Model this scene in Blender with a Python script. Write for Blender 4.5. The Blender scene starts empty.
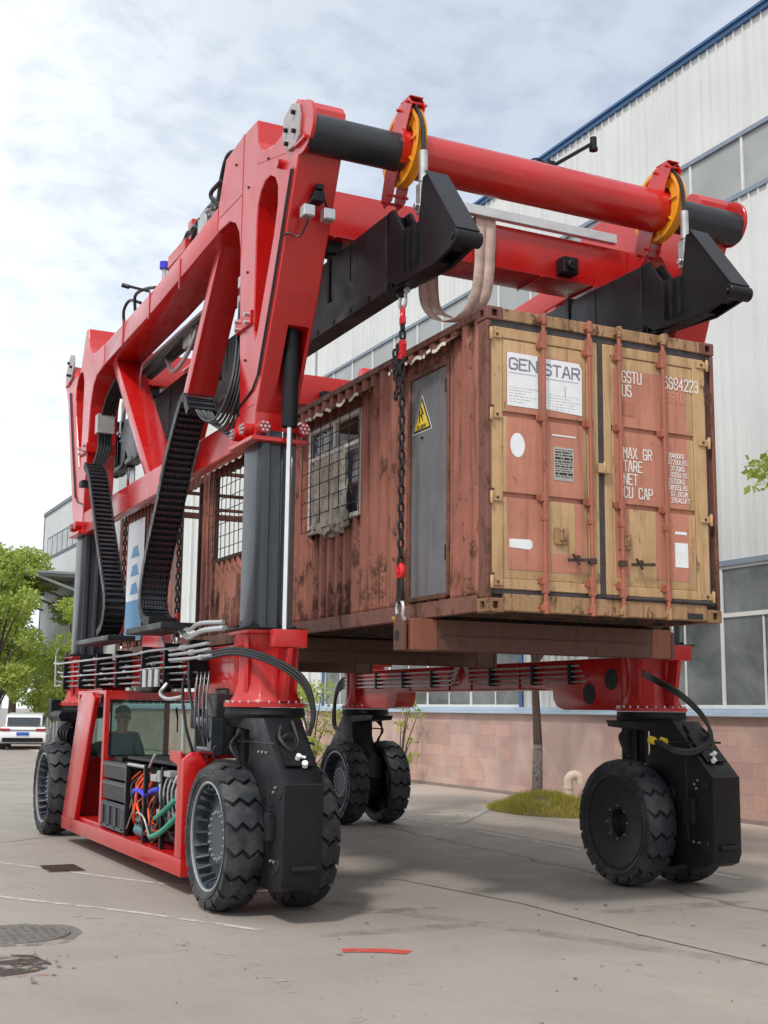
import bpy, bmesh, math, random
from mathutils import Vector, Matrix, noise
R = math.radians
random.seed(7)
S = bpy.context.scene
COL = S.collection
MX = 2.438                     # container width; everything on the right side mirrors x -> MX - x
YC = 5.95                      # middle of the carrier along Y

# ------------------------------------------------------------------ materials
MATS = {}
def nmat(name):
    m = bpy.data.materials.new(name); m.use_nodes = True
    nt = m.node_tree; b = nt.nodes['Principled BSDF']
    MATS[name] = m
    return m, nt, b
def N(nt, typ, **kw):
    n = nt.nodes.new(typ)
    for k, v in kw.items():
        if k in n.inputs.keys() if isinstance(k, str) else False: n.inputs[k].default_value = v
        else: setattr(n, k, v)
    return n
def L(nt, a, b): nt.links.new(a, b)
def noise_node(nt, scale, detail=5, rough=.6, vec=None, stretch=None, dist=0):
    tc = N(nt, 'ShaderNodeTexCoord'); src = tc.outputs['Object']
    if stretch:
        mp = N(nt, 'ShaderNodeMapping'); mp.inputs['Scale'].default_value = stretch
        L(nt, src, mp.inputs['Vector']); src = mp.outputs['Vector']
    n = N(nt, 'ShaderNodeTexNoise'); n.inputs['Scale'].default_value = scale
    n.inputs['Detail'].default_value = detail; n.inputs['Roughness'].default_value = rough
    n.inputs['Distortion'].default_value = dist
    L(nt, src, n.inputs['Vector'])
    return n.outputs['Fac']
def ramp(nt, fac, stops):
    r = N(nt, 'ShaderNodeValToRGB'); e = r.color_ramp.elements
    while len(e) < len(stops): e.new(.5)
    for i, (p, c) in enumerate(stops):
        e[i].position = p
        e[i].color = (c, c, c, 1) if not isinstance(c, (tuple, list)) else (*c[:3], 1)
    L(nt, fac, r.inputs['Fac']); return r.outputs['Color']
def mix(nt, fac, a, b, mode='MIX'):
    m = N(nt, 'ShaderNodeMix', data_type='RGBA', blend_type=mode)
    if isinstance(fac, (int, float)): m.inputs[0].default_value = fac
    else: L(nt, fac, m.inputs[0])
    for s, v in ((6, a), (7, b)):
        if isinstance(v, (tuple, list)): m.inputs[s].default_value = (*v[:3], 1)
        else: L(nt, v, m.inputs[s])
    return m.outputs[2]
def bump(nt, b, fac, strength=.2, dist=.01):
    n = N(nt, 'ShaderNodeBump'); n.inputs['Strength'].default_value = strength; n.inputs['Distance'].default_value = dist
    L(nt, fac, n.inputs['Height']); L(nt, n.outputs['Normal'], b.inputs['Normal'])
def simple(name, col, rough=.5, metal=0., coat=0., var=.12, scale=6, bmp=0., spec=None, dirt=None):
    m, nt, b = nmat(name)
    f = noise_node(nt, scale, 6, .62)
    lo = tuple(c * (1 - var) for c in col); hi = tuple(min(1, c * (1 + var)) for c in col)
    c = ramp(nt, f, [(.3, lo), (.7, hi)])
    if dirt:
        g = noise_node(nt, dirt[1], 9, .7)
        c = mix(nt, ramp(nt, g, [(dirt[2], 0.), (dirt[2] + .12, dirt[3])]), c, dirt[0])
    L(nt, c, b.inputs['Base Color'])
    r2 = ramp(nt, noise_node(nt, scale * 2.3, 5), [(.3, max(.02, rough * .8)), (.7, min(1, rough * 1.25))])
    L(nt, r2, b.inputs['Roughness'])
    b.inputs['Metallic'].default_value = metal
    b.inputs['Coat Weight'].default_value = coat; b.inputs['Coat Roughness'].default_value = .12
    if spec is not None: b.inputs['Specular IOR Level'].default_value = spec
    if bmp: bump(nt, b, noise_node(nt, scale * 8, 6), bmp, .01)
    return m

def machine_paint(name, col, dust, rough, coat, dustamt=.30, scratch=(.10, .02, .02)):
    """Used machine paint: slight fading, dusty bloom, grease runs and small scuffs."""
    m, nt, b = nmat(name)
    c = ramp(nt, noise_node(nt, 1.1, 5, .6), [(.3, tuple(v * .88 for v in col)), (.7, tuple(min(1, v * 1.10) for v in col))])
    d1 = noise_node(nt, 1.7, 8, .68, dist=.5)
    c = mix(nt, ramp(nt, d1, [(.48, 0.), (.72, dustamt)]), c, dust)
    d2 = noise_node(nt, 7, 8, .7, stretch=(1.2, 1.2, .14))
    c = mix(nt, ramp(nt, d2, [(.58, 0.), (.72, .38)]), c, tuple(v * .42 for v in col))
    d3 = noise_node(nt, 15, 10, .78, dist=.8)
    c = mix(nt, ramp(nt, d3, [(.665, 0.), (.69, .7)]), c, scratch)
    L(nt, c, b.inputs['Base Color'])
    r = ramp(nt, d1, [(.35, rough * .8), (.72, min(1, rough * 2.1))]); L(nt, r, b.inputs['Roughness'])
    b.inputs['Coat Weight'].default_value = coat; b.inputs['Coat Roughness'].default_value = .16
    bump(nt, b, noise_node(nt, 3.5, 4), .05, .02)
    return m
RED = machine_paint('red_paint', (.50, .0085, .0075), (.33, .065, .05), .23, .45, .16)
REDD = machine_paint('red_casting', (.48, .008, .007), (.33, .06, .05), .32, .25, .16)
BLK = machine_paint('black_paint', (.006, .0065, .009), (.028, .026, .024), .36, 0, .35, (.035, .03, .028))
BLK.node_tree.nodes['Principled BSDF'].inputs['Specular IOR Level'].default_value = .28
BLKB = machine_paint('charcoal_beam', (.012, .012, .016), (.045, .044, .044), .33, 0, .5, (.06, .055, .05))
BLKB.node_tree.nodes['Principled BSDF'].inputs['Specular IOR Level'].default_value = .42
GRYT = simple('mast_steel', (.020, .024, .032), .28, var=.2, scale=2.5, coat=.3)
BTUB = simple('tube_sleeve', (.020, .022, .027), .33, var=.25, scale=3, spec=.45, dirt=((.06, .06, .06), 5, .58, .5))
RUB = simple('tyre_rubber', (.018, .021, .026), .58, var=.35, scale=7, bmp=.25, spec=.42, dirt=((.10, .095, .088), 3.2, .46, .42))
RIMG = simple('rim_grey', (.050, .062, .078), .5, var=.25, scale=7, dirt=((.16, .15, .14), 5, .55, .5))
RIMD = simple('rim_black', (.013, .013, .015), .5, var=.3, scale=7)
RIML = simple('rim_edge', (.35, .36, .37), .45, metal=.4, var=.2, scale=8)
YEL = simple('sheave_yellow', (.80, .32, .015), .42, var=.1, scale=6, bmp=.04, dirt=((.25, .12, .03), 8, .62, .6))
CHR = simple('chrome_rod', (.72, .73, .74), .16, metal=1., var=.05)
STL = simple('bright_steel', (.50, .51, .52), .38, metal=.8, var=.15, scale=12)
ZNC = simple('zinc_pipe', (.46, .46, .45), .42, metal=.6, var=.2, scale=9)
ALU = simple('aluminium_bar', (.62, .63, .64), .35, metal=.5, var=.1, scale=5)
RUBH = simple('hose_rubber', (.012, .012, .013), .45, var=.3, scale=14)
ORG = simple('orange_cable', (.85, .10, .02), .45, var=.15, scale=14)
BLU = simple('blue_sleeve', (.03, .03, .55), .5, var=.2, scale=14)
GRN = simple('green_hose', (.015, .26, .16), .45, var=.2, scale=14)
TEAL = simple('teal_motor', (.05, .16, .18), .45, var=.2, scale=14)
CHN = simple('chain_iron', (.022, .021, .021), .42, metal=.5, var=.4, scale=30, dirt=((.09, .045, .03), 30, .58, .6))
HRED = simple('hook_red', (.62, .012, .02), .35, coat=.2, var=.15, scale=10)
GAL = simple('galvanised', (.55, .56, .57), .35, metal=.75, var=.15, scale=20)
BRS = simple('brass_pin', (.62, .42, .10), .35, metal=.7, var=.15, scale=20)
WEB = simple('sling_webbing', (.60, .46, .39), .85, var=.22, scale=9, bmp=.3, dirt=((.24, .15, .12), 6, .55, .7))
WHT = simple('white_sticker', (.74, .76, .78), .5, var=.06, scale=10, dirt=((.45, .42, .40), 12, .6, .4))
LET = simple('white_lettering', (.74, .70, .66), .6, var=.1, scale=20)
INK = simple('faded_ink', (.22, .20, .25), .6, var=.35, scale=30)
CRM = simple('cream_strip', (.66, .62, .52), .6, var=.12, scale=5, dirt=((.25, .12, .07), 9, .6, .7))
CLOTH = simple('dirty_cloth', (.46, .43, .37), .9, var=.25, scale=7, bmp=.3, dirt=((.16, .13, .11), 8, .52, .8))
WFR = simple('white_frame', (.62, .60, .57), .5, var=.12, scale=6, dirt=((.20, .14, .11), 9, .6, .8))
RIRON = simple('rusty_iron', (.055, .032, .025), .8, var=.4, scale=22)
def siding_mat():
    m, nt, b = nmat('siding_white')
    c = ramp(nt, noise_node(nt, .5, 5, .6), [(.3, (.60, .62, .615)), (.7, (.69, .71, .70))])
    c = mix(nt, ramp(nt, noise_node(nt, 3.2, 7, .62, stretch=(1.5, 1.5, .05)), [(.48, 0.), (.72, .42)]), c, (.44, .44, .40))
    c = mix(nt, ramp(nt, noise_node(nt, 9, 8, .7, stretch=(1, 1, .25)), [(.60, 0.), (.75, .35)]), c, (.40, .38, .34))
    L(nt, c, b.inputs['Base Color']); b.inputs['Roughness'].default_value = .5
    return m
SIDING = siding_mat()
SIDEG = simple('siding_grey', (.52, .55, .55), .6, var=.05, scale=.4)
BTRIM = simple('blue_trim', (.035, .11, .25), .45, var=.15, scale=2)
LEDGE = simple('ledge_blue', (.40, .50, .60), .6, var=.1, scale=2, dirt=((.30, .31, .33), 2, .55, .5))
WALU = simple('window_aluminium', (.66, .68, .66), .4, var=.06, scale=3)
PIPEW = simple('vent_pipe_paint', (.60, .48, .40), .55, var=.12, scale=9, dirt=((.30, .22, .17), 12, .55, .6))
BARK = simple('bark', (.085, .06, .048), .9, var=.35, scale=14, bmp=.6)
BARKW = simple('bark_lime', (.26, .23, .22), .9, var=.4, scale=22, bmp=.5, dirt=((.10, .07, .055), 18, .5, .9))
SKIN = simple('skin', (.60, .36, .26), .5, var=.08, scale=12)
SHIRT = simple('work_shirt', (.10, .11, .16), .8, var=.15, scale=14)
HAIR = simple('grey_hair', (.06, .055, .05), .7, var=.3, scale=30)
CARW = simple('car_white', (.78, .79, .80), .22, coat=.6, var=.03)
CARR = simple('car_maroon', (.14, .02, .03), .25, coat=.6, var=.1)
CARG = simple('car_glass', (.03, .04, .05), .08, var=.1)
LAMPR = simple('tail_lamp', (.35, .01, .01), .2, var=.1)
PLATE = simple('plate_blue', (.02, .10, .45), .4, var=.05)
IRON = simple('cast_iron', (.17, .155, .14), .65, metal=.3, var=.3, scale=18, bmp=.3)
BAT = simple('battery_black', (.006, .007, .009), .35, var=.3, scale=8, spec=.35)
ORGTAG = simple('orange_tag', (.75, .22, .08), .5, var=.1)
BLUESHEET = simple('blue_print', (.08, .28, .50), .5, var=.15, scale=12)
SGNR = simple('sign_red', (.62, .03, .04), .5, var=.05)
BLKP = simple('black_print', (.02, .02, .02), .6, var=.1)
SYEL = simple('sign_yellow', (.72, .52, .03), .5, var=.08, scale=12, dirt=((.3, .2, .08), 16, .6, .6))

def rusty(name, col, streak=.5, thr=.60, rust=(.055, .026, .018), rust2=(.17, .065, .03), low=2.55, lowband=.9, rough=.62, zboost=.12):
    """Weathered container paint: faded patches, vertical rust runs and flaked rust, heavier along the low edge."""
    m, nt, b = nmat(name)
    f = noise_node(nt, 1.3, 5, .6)
    c = ramp(nt, f, [(.3, tuple(v * .84 for v in col)), (.7, tuple(min(1, v * 1.14) for v in col))])
    f2 = noise_node(nt, 9, 8, .7)
    c = mix(nt, ramp(nt, f2, [(.45, 0.), (.75, .35)]), c, tuple(v * .62 for v in col))
    st = noise_node(nt, 5.5, 7, .65, stretch=(1.6, 1.6, .16))
    c = mix(nt, ramp(nt, st, [(.50, 0.), (.68, streak)]), c, rust2)
    s2 = noise_node(nt, 13, 6, .6, stretch=(1.8, 1.8, .07), dist=.2)
    c = mix(nt, ramp(nt, s2, [(.56, 0.), (.70, streak * .8)]), c, rust)
    tc = N(nt, 'ShaderNodeTexCoord'); sx = N(nt, 'ShaderNodeSeparateXYZ'); L(nt, tc.outputs['Object'], sx.inputs[0])
    mr = N(nt, 'ShaderNodeMapRange'); mr.inputs[1].default_value = 0; mr.inputs[2].default_value = lowband
    mr.inputs[3].default_value = zboost; mr.inputs[4].default_value = 0
    L(nt, sx.outputs['Z'], mr.inputs[0])
    fl = noise_node(nt, 4.6, 12, .78, stretch=(1.1, 1.1, .5), dist=.35)
    ad = N(nt, 'ShaderNodeMath', operation='ADD'); L(nt, fl, ad.inputs[0]); L(nt, mr.outputs[0], ad.inputs[1])
    rm = ramp(nt, ad.outputs[0], [(thr - .012, 0.), (thr + .035, 1.)])
    rc = ramp(nt, noise_node(nt, 16, 8, .7), [(.35, rust), (.7, rust2)])
    c = mix(nt, rm, c, rc)
    sp = noise_node(nt, 11, 10, .72, stretch=(1, 1, .7))
    c = mix(nt, ramp(nt, sp, [(.655, 0.), (.675, .9)]), c, rust)
    L(nt, c, b.inputs['Base Color'])
    rr = mix(nt, rm, (rough,) * 3, (.9,) * 3); L(nt, rr, b.inputs['Roughness'])
    bump(nt, b, ad.outputs[0], .25, .02)
    return m
GRYD = rusty('grey_door_paint', (.15, .150, .160), .55, .70, rust2=(.13, .085, .06), zboost=.03, rough=.5)
SALM = rusty('salmon_side_paint', (.325, .116, .078), .95, .563, zboost=.10)
SALD = rusty('salmon_door_paint', (.49, .20, .135), .45, .645, rust2=(.27, .10, .05), zboost=.06)
OCH = rusty('ochre_door_paint', (.49, .315, .160), .55, .612, zboost=.05, rust2=(.26, .12, .05))
FRMR = rusty('rusty_brown_frame', (.17, .065, .048), .5, .52)
FRMY = rusty('rusty_ochre_frame', (.36, .215, .105), .75, .535, zboost=0)
RAIL = rusty('rusty_bottom_rail', (.20, .085, .06), .6, .53, zboost=0)
RODP = rusty('rod_paint', (.36, .115, .07), .55, .62, zboost=0)
UND = rusty('underside_steel', (.022, .018, .017), .3, .6)
LBM = rusty('lifting_beam_brown', (.12, .055, .042), .55, .60, rust2=(.16, .06, .03), zboost=0)
LBO = rusty('lifting_beam_orange', (.23, .080, .045), .6, .66, zboost=0)
GASK = simple('door_gasket', (.045, .038, .042), .7, var=.3, scale=8, dirt=((.16, .08, .05), 9, .6, .7))

def glass(name, tint=(.75, .88, .84), alpha=.35, rough=.03):
    m, nt, b = nmat(name)
    b.inputs['Base Color'].default_value = (*tint, 1); b.inputs['Roughness'].default_value = rough
    b.inputs['IOR'].default_value = 1.45
    tr = N(nt, 'ShaderNodeBsdfTransparent'); tr.inputs[0].default_value = (*tint, 1)
    ms = N(nt, 'ShaderNodeMixShader'); ms.inputs[0].default_value = alpha
    out = nt.nodes['Material Output']
    L(nt, tr.outputs[0], ms.inputs[1]); L(nt, b.outputs[0], ms.inputs[2]); L(nt, ms.outputs[0], out.inputs[0])
    b.inputs['Base Color'].default_value = (.12, .17, .16, 1)
    return m
CABG = glass('cab_glass', (.80, .90, .87), .18)
def pane_mat(name, c1, c2, rough, scale=.7):
    m, nt, b = nmat(name)
    L(nt, ramp(nt, noise_node(nt, scale, 6, .65, dist=.5), [(.35, c1), (.65, c2)]), b.inputs['Base Color'])
    L(nt, ramp(nt, noise_node(nt, 1.6, 6), [(.35, rough), (.7, rough + .22)]), b.inputs['Roughness'])
    b.inputs['Specular IOR Level'].default_value = .6
    return m
PANEL = pane_mat('dusty_pane', (.035, .045, .045), (.17, .185, .18), .10)
PANEU = pane_mat('frosted_pane', (.28, .30, .30), (.37, .385, .385), .25)

def leaf_mat(name, c1, c2, c3, trans=.35):
    m, nt, b = nmat(name)
    g = N(nt, 'ShaderNodeNewGeometry')
    rnd = g.outputs['Random Per Island']
    c = ramp(nt, rnd, [(0, c1), (.5, c2), (1, c3)])
    big = noise_node(nt, .9, 3)
    c = mix(nt, ramp(nt, big, [(.35, 0.), (.65, .55)]), c, c3)
    L(nt, c, b.inputs['Base Color']); b.inputs['Roughness'].default_value = .55
    t = N(nt, 'ShaderNodeBsdfTranslucent'); L(nt, c, t.inputs[0])
    ms = N(nt, 'ShaderNodeMixShader'); ms.inputs[0].default_value = trans
    L(nt, b.outputs[0], ms.inputs[1]); L(nt, t.outputs[0], ms.inputs[2]); L(nt, ms.outputs[0], nt.nodes['Material Output'].inputs[0])
    return m
LEAF = leaf_mat('leaf_green', (.20, .29, .045), (.34, .44, .08), (.50, .57, .14), .5)
LEAFD = leaf_mat('leaf_dark', (.05, .10, .02), (.09, .16, .03), (.14, .20, .04))
GRS = leaf_mat('yellow_grass', (.30, .29, .03), (.46, .42, .05), (.56, .48, .12), .3)
DRY = leaf_mat('dry_litter', (.10, .06, .035), (.16, .11, .06), (.22, .17, .10), .1)

def concrete(name, base, seam=True):
    m, nt, b = nmat(name)
    big = noise_node(nt, .22, 6, .6); mid = noise_node(nt, 1.1, 8, .68, dist=.8); fine = noise_node(nt, 22, 8, .75)
    str_ = noise_node(nt, .8, 7, .62, stretch=(1.5, .22, 1), dist=.7)
    c = ramp(nt, big, [(.35, tuple(v * .86 for v in base)), (.65, tuple(v * 1.10 for v in base))])
    c = mix(nt, ramp(nt, mid, [(.50, 0.), (.68, .38)]), c, tuple(v * .66 for v in base))
    c = mix(nt, ramp(nt, str_, [(.50, 0.), (.7, .42)]), c, (base[0] * 1.22, base[1] * 1.18, base[2] * 1.12))
    c = mix(nt, ramp(nt, noise_node(nt, .55, 6, .6, stretch=(.5, 1.4, 1)), [(.56, 0.), (.64, .30)]), c, (base[0] * .72, base[1] * .69, base[2] * .68))
    c = mix(nt, ramp(nt, noise_node(nt, 2.6, 9, .7, dist=1.2), [(.63, 0.), (.69, .42)]), c, (base[0] * .50, base[1] * .46, base[2] * .44))
    c = mix(nt, ramp(nt, fine, [(.3, 0.), (.75, .28)]), c, tuple(v * .68 for v in base))
    gr = noise_node(nt, 70, 4, .8)
    c = mix(nt, ramp(nt, gr, [(.58, 0.), (.66, .45)]), c, tuple(v_ * .55 for v_ in base))
    c = mix(nt, ramp(nt, noise_node(nt, 95, 3, .8), [(.62, 0.), (.70, .35)]), c, tuple(min(1, v_ * 1.35) for v_ in base))
    v = N(nt, 'ShaderNodeTexVoronoi', feature='DISTANCE_TO_EDGE'); v.inputs['Scale'].default_value = .065
    tc = N(nt, 'ShaderNodeTexCoord'); nz = N(nt, 'ShaderNodeTexNoise'); nz.inputs['Scale'].default_value = 1.4; nz.inputs['Detail'].default_value = 8
    L(nt, tc.outputs['Object'], nz.inputs['Vector'])
    vm = N(nt, 'ShaderNodeVectorMath', operation='MULTIPLY_ADD'); vm.inputs[1].default_value = (.55, .55, 0)
    L(nt, nz.outputs['Color'], vm.inputs[0]); L(nt, tc.outputs['Object'], vm.inputs[2]); L(nt, vm.outputs[0], v.inputs['Vector'])
    crack = ramp(nt, v.outputs['Distance'], [(.0, .8), (.0007, 0.)])
    c = mix(nt, crack, c, tuple(x * .32 for x in base))
    L(nt, c, b.inputs['Base Color'])
    L(nt, ramp(nt, mid, [(.3, .52), (.7, .82)]), b.inputs['Roughness'])
    bump(nt, b, fine, .25, .006)
    return m
CONC = concrete('yard_concrete', (.315, .280, .252))
WALK = concrete('pavement_concrete', (.44, .375, .32))
def worn_paint(name, col, thr, sc=7, top=.85):
    m, nt, b = nmat(name)
    L(nt, ramp(nt, noise_node(nt, 3, 5), [(.3, tuple(v * .85 for v in col)), (.7, col)]), b.inputs['Base Color'])
    b.inputs['Roughness'].default_value = .75
    tr = N(nt, 'ShaderNodeBsdfTransparent'); ms = N(nt, 'ShaderNodeMixShader')
    L(nt, ramp(nt, noise_node(nt, sc, 9, .75, dist=.6), [(thr, 0.), (thr + .09 + (.12 if top < .8 else 0), top)]), ms.inputs[0])
    L(nt, tr.outputs[0], ms.inputs[1]); L(nt, b.outputs[0], ms.inputs[2]); L(nt, ms.outputs[0], nt.nodes['Material Output'].inputs[0])
    return m
LINEP = worn_paint('worn_line_paint', (.60, .58, .54), .40)
LINEF = worn_paint('faint_line_paint', (.40, .37, .33), .54)
REDP = worn_paint('red_ground_paint', (.50, .10, .07), .47)
DIRT = worn_paint('dark_grit', (.055, .04, .033), .42, 5)
PATCH = worn_paint('asphalt_patch', (.20, .175, .155), .46, 3)

def brick_mat():
    m, nt, b = nmat('pink_block_wall')
    tc = N(nt, 'ShaderNodeTexCoord'); sx = N(nt, 'ShaderNodeSeparateXYZ'); cb = N(nt, 'ShaderNodeCombineXYZ')
    L(nt, tc.outputs['Object'], sx.inputs[0]); L(nt, sx.outputs['Y'], cb.inputs[0]); L(nt, sx.outputs['Z'], cb.inputs[1])
    br = N(nt, 'ShaderNodeTexBrick'); br.offset = .5
    for k, v in (('Scale', 1.), ('Brick Width', .56), ('Row Height', .245), ('Mortar Size', .006), ('Mortar Smooth', .3), ('Bias', 0.)): br.inputs[k].default_value = v
    br.inputs['Color1'].default_value = (.56, .35, .285, 1); br.inputs['Color2'].default_value = (.40, .255, .225, 1); br.inputs['Mortar'].default_value = (.33, .235, .205, 1)
    L(nt, cb.outputs[0], br.inputs['Vector'])
    c = mix(nt, ramp(nt, noise_node(nt, .55, 5), [(.45, 0.), (.6, .75)]), br.outputs['Color'], (.56, .42, .36))
    c = mix(nt, ramp(nt, noise_node(nt, .9, 6, .6), [(.50, 0.), (.66, .55)]), c, (.33, .24, .23))
    c = mix(nt, ramp(nt, noise_node(nt, 1.7, 6, .6), [(.58, 0.), (.70, .45)]), c, (.60, .30, .20))
    c = mix(nt, ramp(nt, noise_node(nt, 12, 8, .7), [(.4, 0.), (.8, .3)]), c, (.32, .23, .20))
    L(nt, c, b.inputs['Base Color']); b.inputs['Roughness'].default_value = .75
    bump(nt, b, br.outputs['Fac'], -.5, .01)
    return m
BRICK = brick_mat()

# ------------------------------------------------------------------ mesh builder
def spline(pts, n=8):
    P = [Vector(p) for p in pts]
    if len(P) < 3: return P
    Q = [P[0] * 2 - P[1]] + P + [P[-1] * 2 - P[-2]]; out = []
    for i in range(1, len(Q) - 2):
        a, b, c, d = Q[i - 1:i + 3]
        for k in range(n):
            t = k / n
            out.append(.5 * ((2 * b) + (c - a) * t + (2 * a - 5 * b + 4 * c - d) * t * t + (3 * b - a - 3 * c + d) * t ** 3))
    out.append(P[-1]); return out
class MB:
    def __init__(s): s.bm = bmesh.new()
    def box(s, a, b):
        x0, y0, z0 = a; x1, y1, z1 = b
        v = [s.bm.verts.new(p) for p in ((x0, y0, z0), (x1, y0, z0), (x1, y1, z0), (x0, y1, z0), (x0, y0, z1), (x1, y0, z1), (x1, y1, z1), (x0, y1, z1))]
        for f in ((0, 3, 2, 1), (4, 5, 6, 7), (0, 1, 5, 4), (1, 2, 6, 5), (2, 3, 7, 6), (3, 0, 4, 7)): s.bm.faces.new([v[i] for i in f])
        return s
    def cbox(s, c, d): return s.box([c[i] - d[i] / 2 for i in range(3)], [c[i] + d[i] / 2 for i in range(3)])
    def bar(s, a, b, w, h, up=(0, 0, 1)):
        a = Vector(a); b = Vector(b); d = (b - a).normalized(); u = Vector(up)
        r = d.cross(u).normalized() if abs(d.dot(u)) < .99 else Vector((1, 0, 0)); u = r.cross(d)
        vs = []
        for p in (a, b):
            for i, j in ((-1, -1), (1, -1), (1, 1), (-1, 1)): vs.append(s.bm.verts.new(p + r * (i * w / 2) + u * (j * h / 2)))
        for f in ((0, 1, 2, 3), (7, 6, 5, 4), (0, 4, 5, 1), (1, 5, 6, 2), (2, 6, 7, 3), (3, 7, 4, 0)): s.bm.faces.new([vs[i] for i in f])
        return s
    def tube(s, pts, r, n=8, cap=True, smooth=0):
        P = spline(pts, smooth) if smooth else [Vector(p) for p in pts]
        rs = r if isinstance(r, (list, tuple)) else [r] * len(P)
        if len(rs) != len(P): rs = [rs[0] + (rs[-1] - rs[0]) * i / (len(P) - 1) for i in range(len(P))]
        t = (P[1] - P[0]).normalized(); u = t.orthogonal().normalized(); rings = []
        for i, p in enumerate(P):
            if 0 < i < len(P) - 1: t = (P[i + 1] - P[i - 1]).normalized()
            elif i: t = (P[i] - P[i - 1]).normalized()
            u = (u - t * u.dot(t)); u = u.normalized() if u.length > 1e-6 else t.orthogonal().normalized()
            w = t.cross(u)
            rings.append([s.bm.verts.new(p + (u * math.cos(a) + w * math.sin(a)) * rs[i]) for a in (2 * math.pi * k / n for k in range(n))])
        for A, B in zip(rings, rings[1:]):
            for k in range(n): s.bm.faces.new((A[k], A[(k + 1) % n], B[(k + 1) % n], B[k]))
        if cap: s.bm.faces.new(rings[0][::-1]); s.bm.faces.new(rings[-1])
        return s
    def cyl(s, a, b, r, n=20, r2=None): return s.tube([a, b], [r, r if r2 is None else r2], n)
    def prism(s, poly, lo, hi, axis='x'):
        """poly in the plane across the axis, extruded from lo to hi. x: (y,z)  y: (x,z)  z: (x,y)"""
        def P(p, t): return {'x': (t, p[0], p[1]), 'y': (p[0], t, p[1]), 'z': (p[0], p[1], t)}[axis]
        A = [s.bm.verts.new(P(p, lo)) for p in poly]; B = [s.bm.verts.new(P(p, hi)) for p in poly]
        s.bm.faces.new(A); s.bm.faces.new(B[::-1]); n = len(poly)
        for i in range(n): s.bm.faces.new((A[i], B[i], B[(i + 1) % n], A[(i + 1) % n]))
        return s
    def lathe(s, prof, c, n=48, axis='x', close=False):
        """prof: list of (t, r) along the axis through c"""
        rings = []
        for t, r in prof:
            ring = []
            for k in range(n):
                a = 2 * math.pi * k / n; u, w = r * math.cos(a), r * math.sin(a)
                d = {'x': (t, u, w), 'y': (u, t, w), 'z': (u, w, t)}[axis]
                ring.append(s.bm.verts.new((c[0] + d[0], c[1] + d[1], c[2] + d[2])))
            rings.append(ring)
        pr = list(zip(rings, rings[1:]))
        if close: pr.append((rings[-1], rings[0]))
        for A, B in pr:
            for k in range(n): s.bm.faces.new((A[k], A[(k + 1) % n], B[(k + 1) % n], B[k]))
        if not close:
            s.bm.faces.new(rings[0][::-1]); s.bm.faces.new(rings[-1])
        return s
    def torus(s, c, R1, r, axis='x', n=16, m=8, sx=1., rot=0, arc=2 * math.pi):
        pts = []
        k = n if arc >= 6.28 else n + 1
        for i in range(k + (1 if arc >= 6.28 else 0)):
            a = rot + arc * i / n; u, w = R1 * math.cos(a), R1 * math.sin(a) * sx
            d = {'x': (0, u, w), 'y': (u, 0, w), 'z': (u, w, 0)}[axis]
            pts.append((c[0] + d[0], c[1] + d[1], c[2] + d[2]))
        return s.tube(pts, r, m, cap=True)
    def quad(s, a, b, c, d): s.bm.faces.new([s.bm.verts.new(p) for p in (a, b, c, d)]); return s
    def build(s, name, mat, parent=None, bevel=0, seg=1, smooth=35, origin=None, recalc=True):
        bm = s.bm
        if recalc: bmesh.ops.recalc_face_normals(bm, faces=bm.faces)
        if bevel:
            ed = [e for e in bm.edges if len(e.link_faces) == 2 and e.calc_face_angle(0) > .5]
            bmesh.ops.bevel(bm, geom=ed, offset=bevel, segments=seg, profile=.6, affect='EDGES', clamp_overlap=True)
        o0 = Vector(origin) if origin is not None else (ORG_OF.get(parent.name, Vector()) if parent else Vector())
        bmesh.ops.translate(bm, verts=bm.verts, vec=-o0)
        me = bpy.data.meshes.new(name); bm.to_mesh(me); bm.free()
        for p in me.polygons: p.use_smooth = True
        me.set_sharp_from_angle(angle=R(smooth))
        me.materials.append(mat)
        o = bpy.data.objects.new(name, me); COL.objects.link(o)
        if parent: o.parent = parent
        else: o.location = o0
        ORG_OF[o.name] = o0
        return o
ORG_OF = {}
def tag(o, label, cat, group=None):
    o['label'] = label; o['category'] = cat
    if group: o['group'] = group
    return o
def struct(o): o['kind'] = 'structure'; return o
def stuff(o): o['kind'] = 'stuff'; return o
def root(name, loc, label, cat, group=None):
    o = bpy.data.objects.new(name, None); COL.objects.link(o); o.location = loc; o.empty_display_size = .2
    ORG_OF[o.name] = Vector(loc)
    return tag(o, label, cat, group)
def copy_tree(o, parent=None, offset=None):
    c = o.copy(); COL.objects.link(c)
    if parent is not None: c.parent = parent
    if offset is not None: c.location = Vector(o.location) + Vector(offset)
    ORG_OF[c.name] = ORG_OF.get(o.name, Vector())
    for ch in [x for x in o.children]: copy_tree(ch, c)
    return c
def mirror_mesh(o, axis, parent, name=None, at=None):
    """A child part mirrored in world about x=MX/2 or y=YC, with its own mesh and mirrored sub-parts."""
    me = o.data.copy(); org = ORG_OF[o.name]
    c0 = (MX / 2) if axis == 0 else (YC if at is None else at)
    M = Matrix.Identity(4); M[axis][axis] = -1; M[axis][3] = 2 * (c0 - org[axis])
    me.transform(M); me.flip_normals()
    c = bpy.data.objects.new(name or o.name.split('.')[0], me); COL.objects.link(c); c.parent = parent
    ORG_OF[c.name] = org
    for k in ('label', 'kind'):
        if k in o.keys(): c[k] = o[k]
    for ch in list(o.children): mirror_mesh(ch, axis, c, at=at)
    return c
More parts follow.
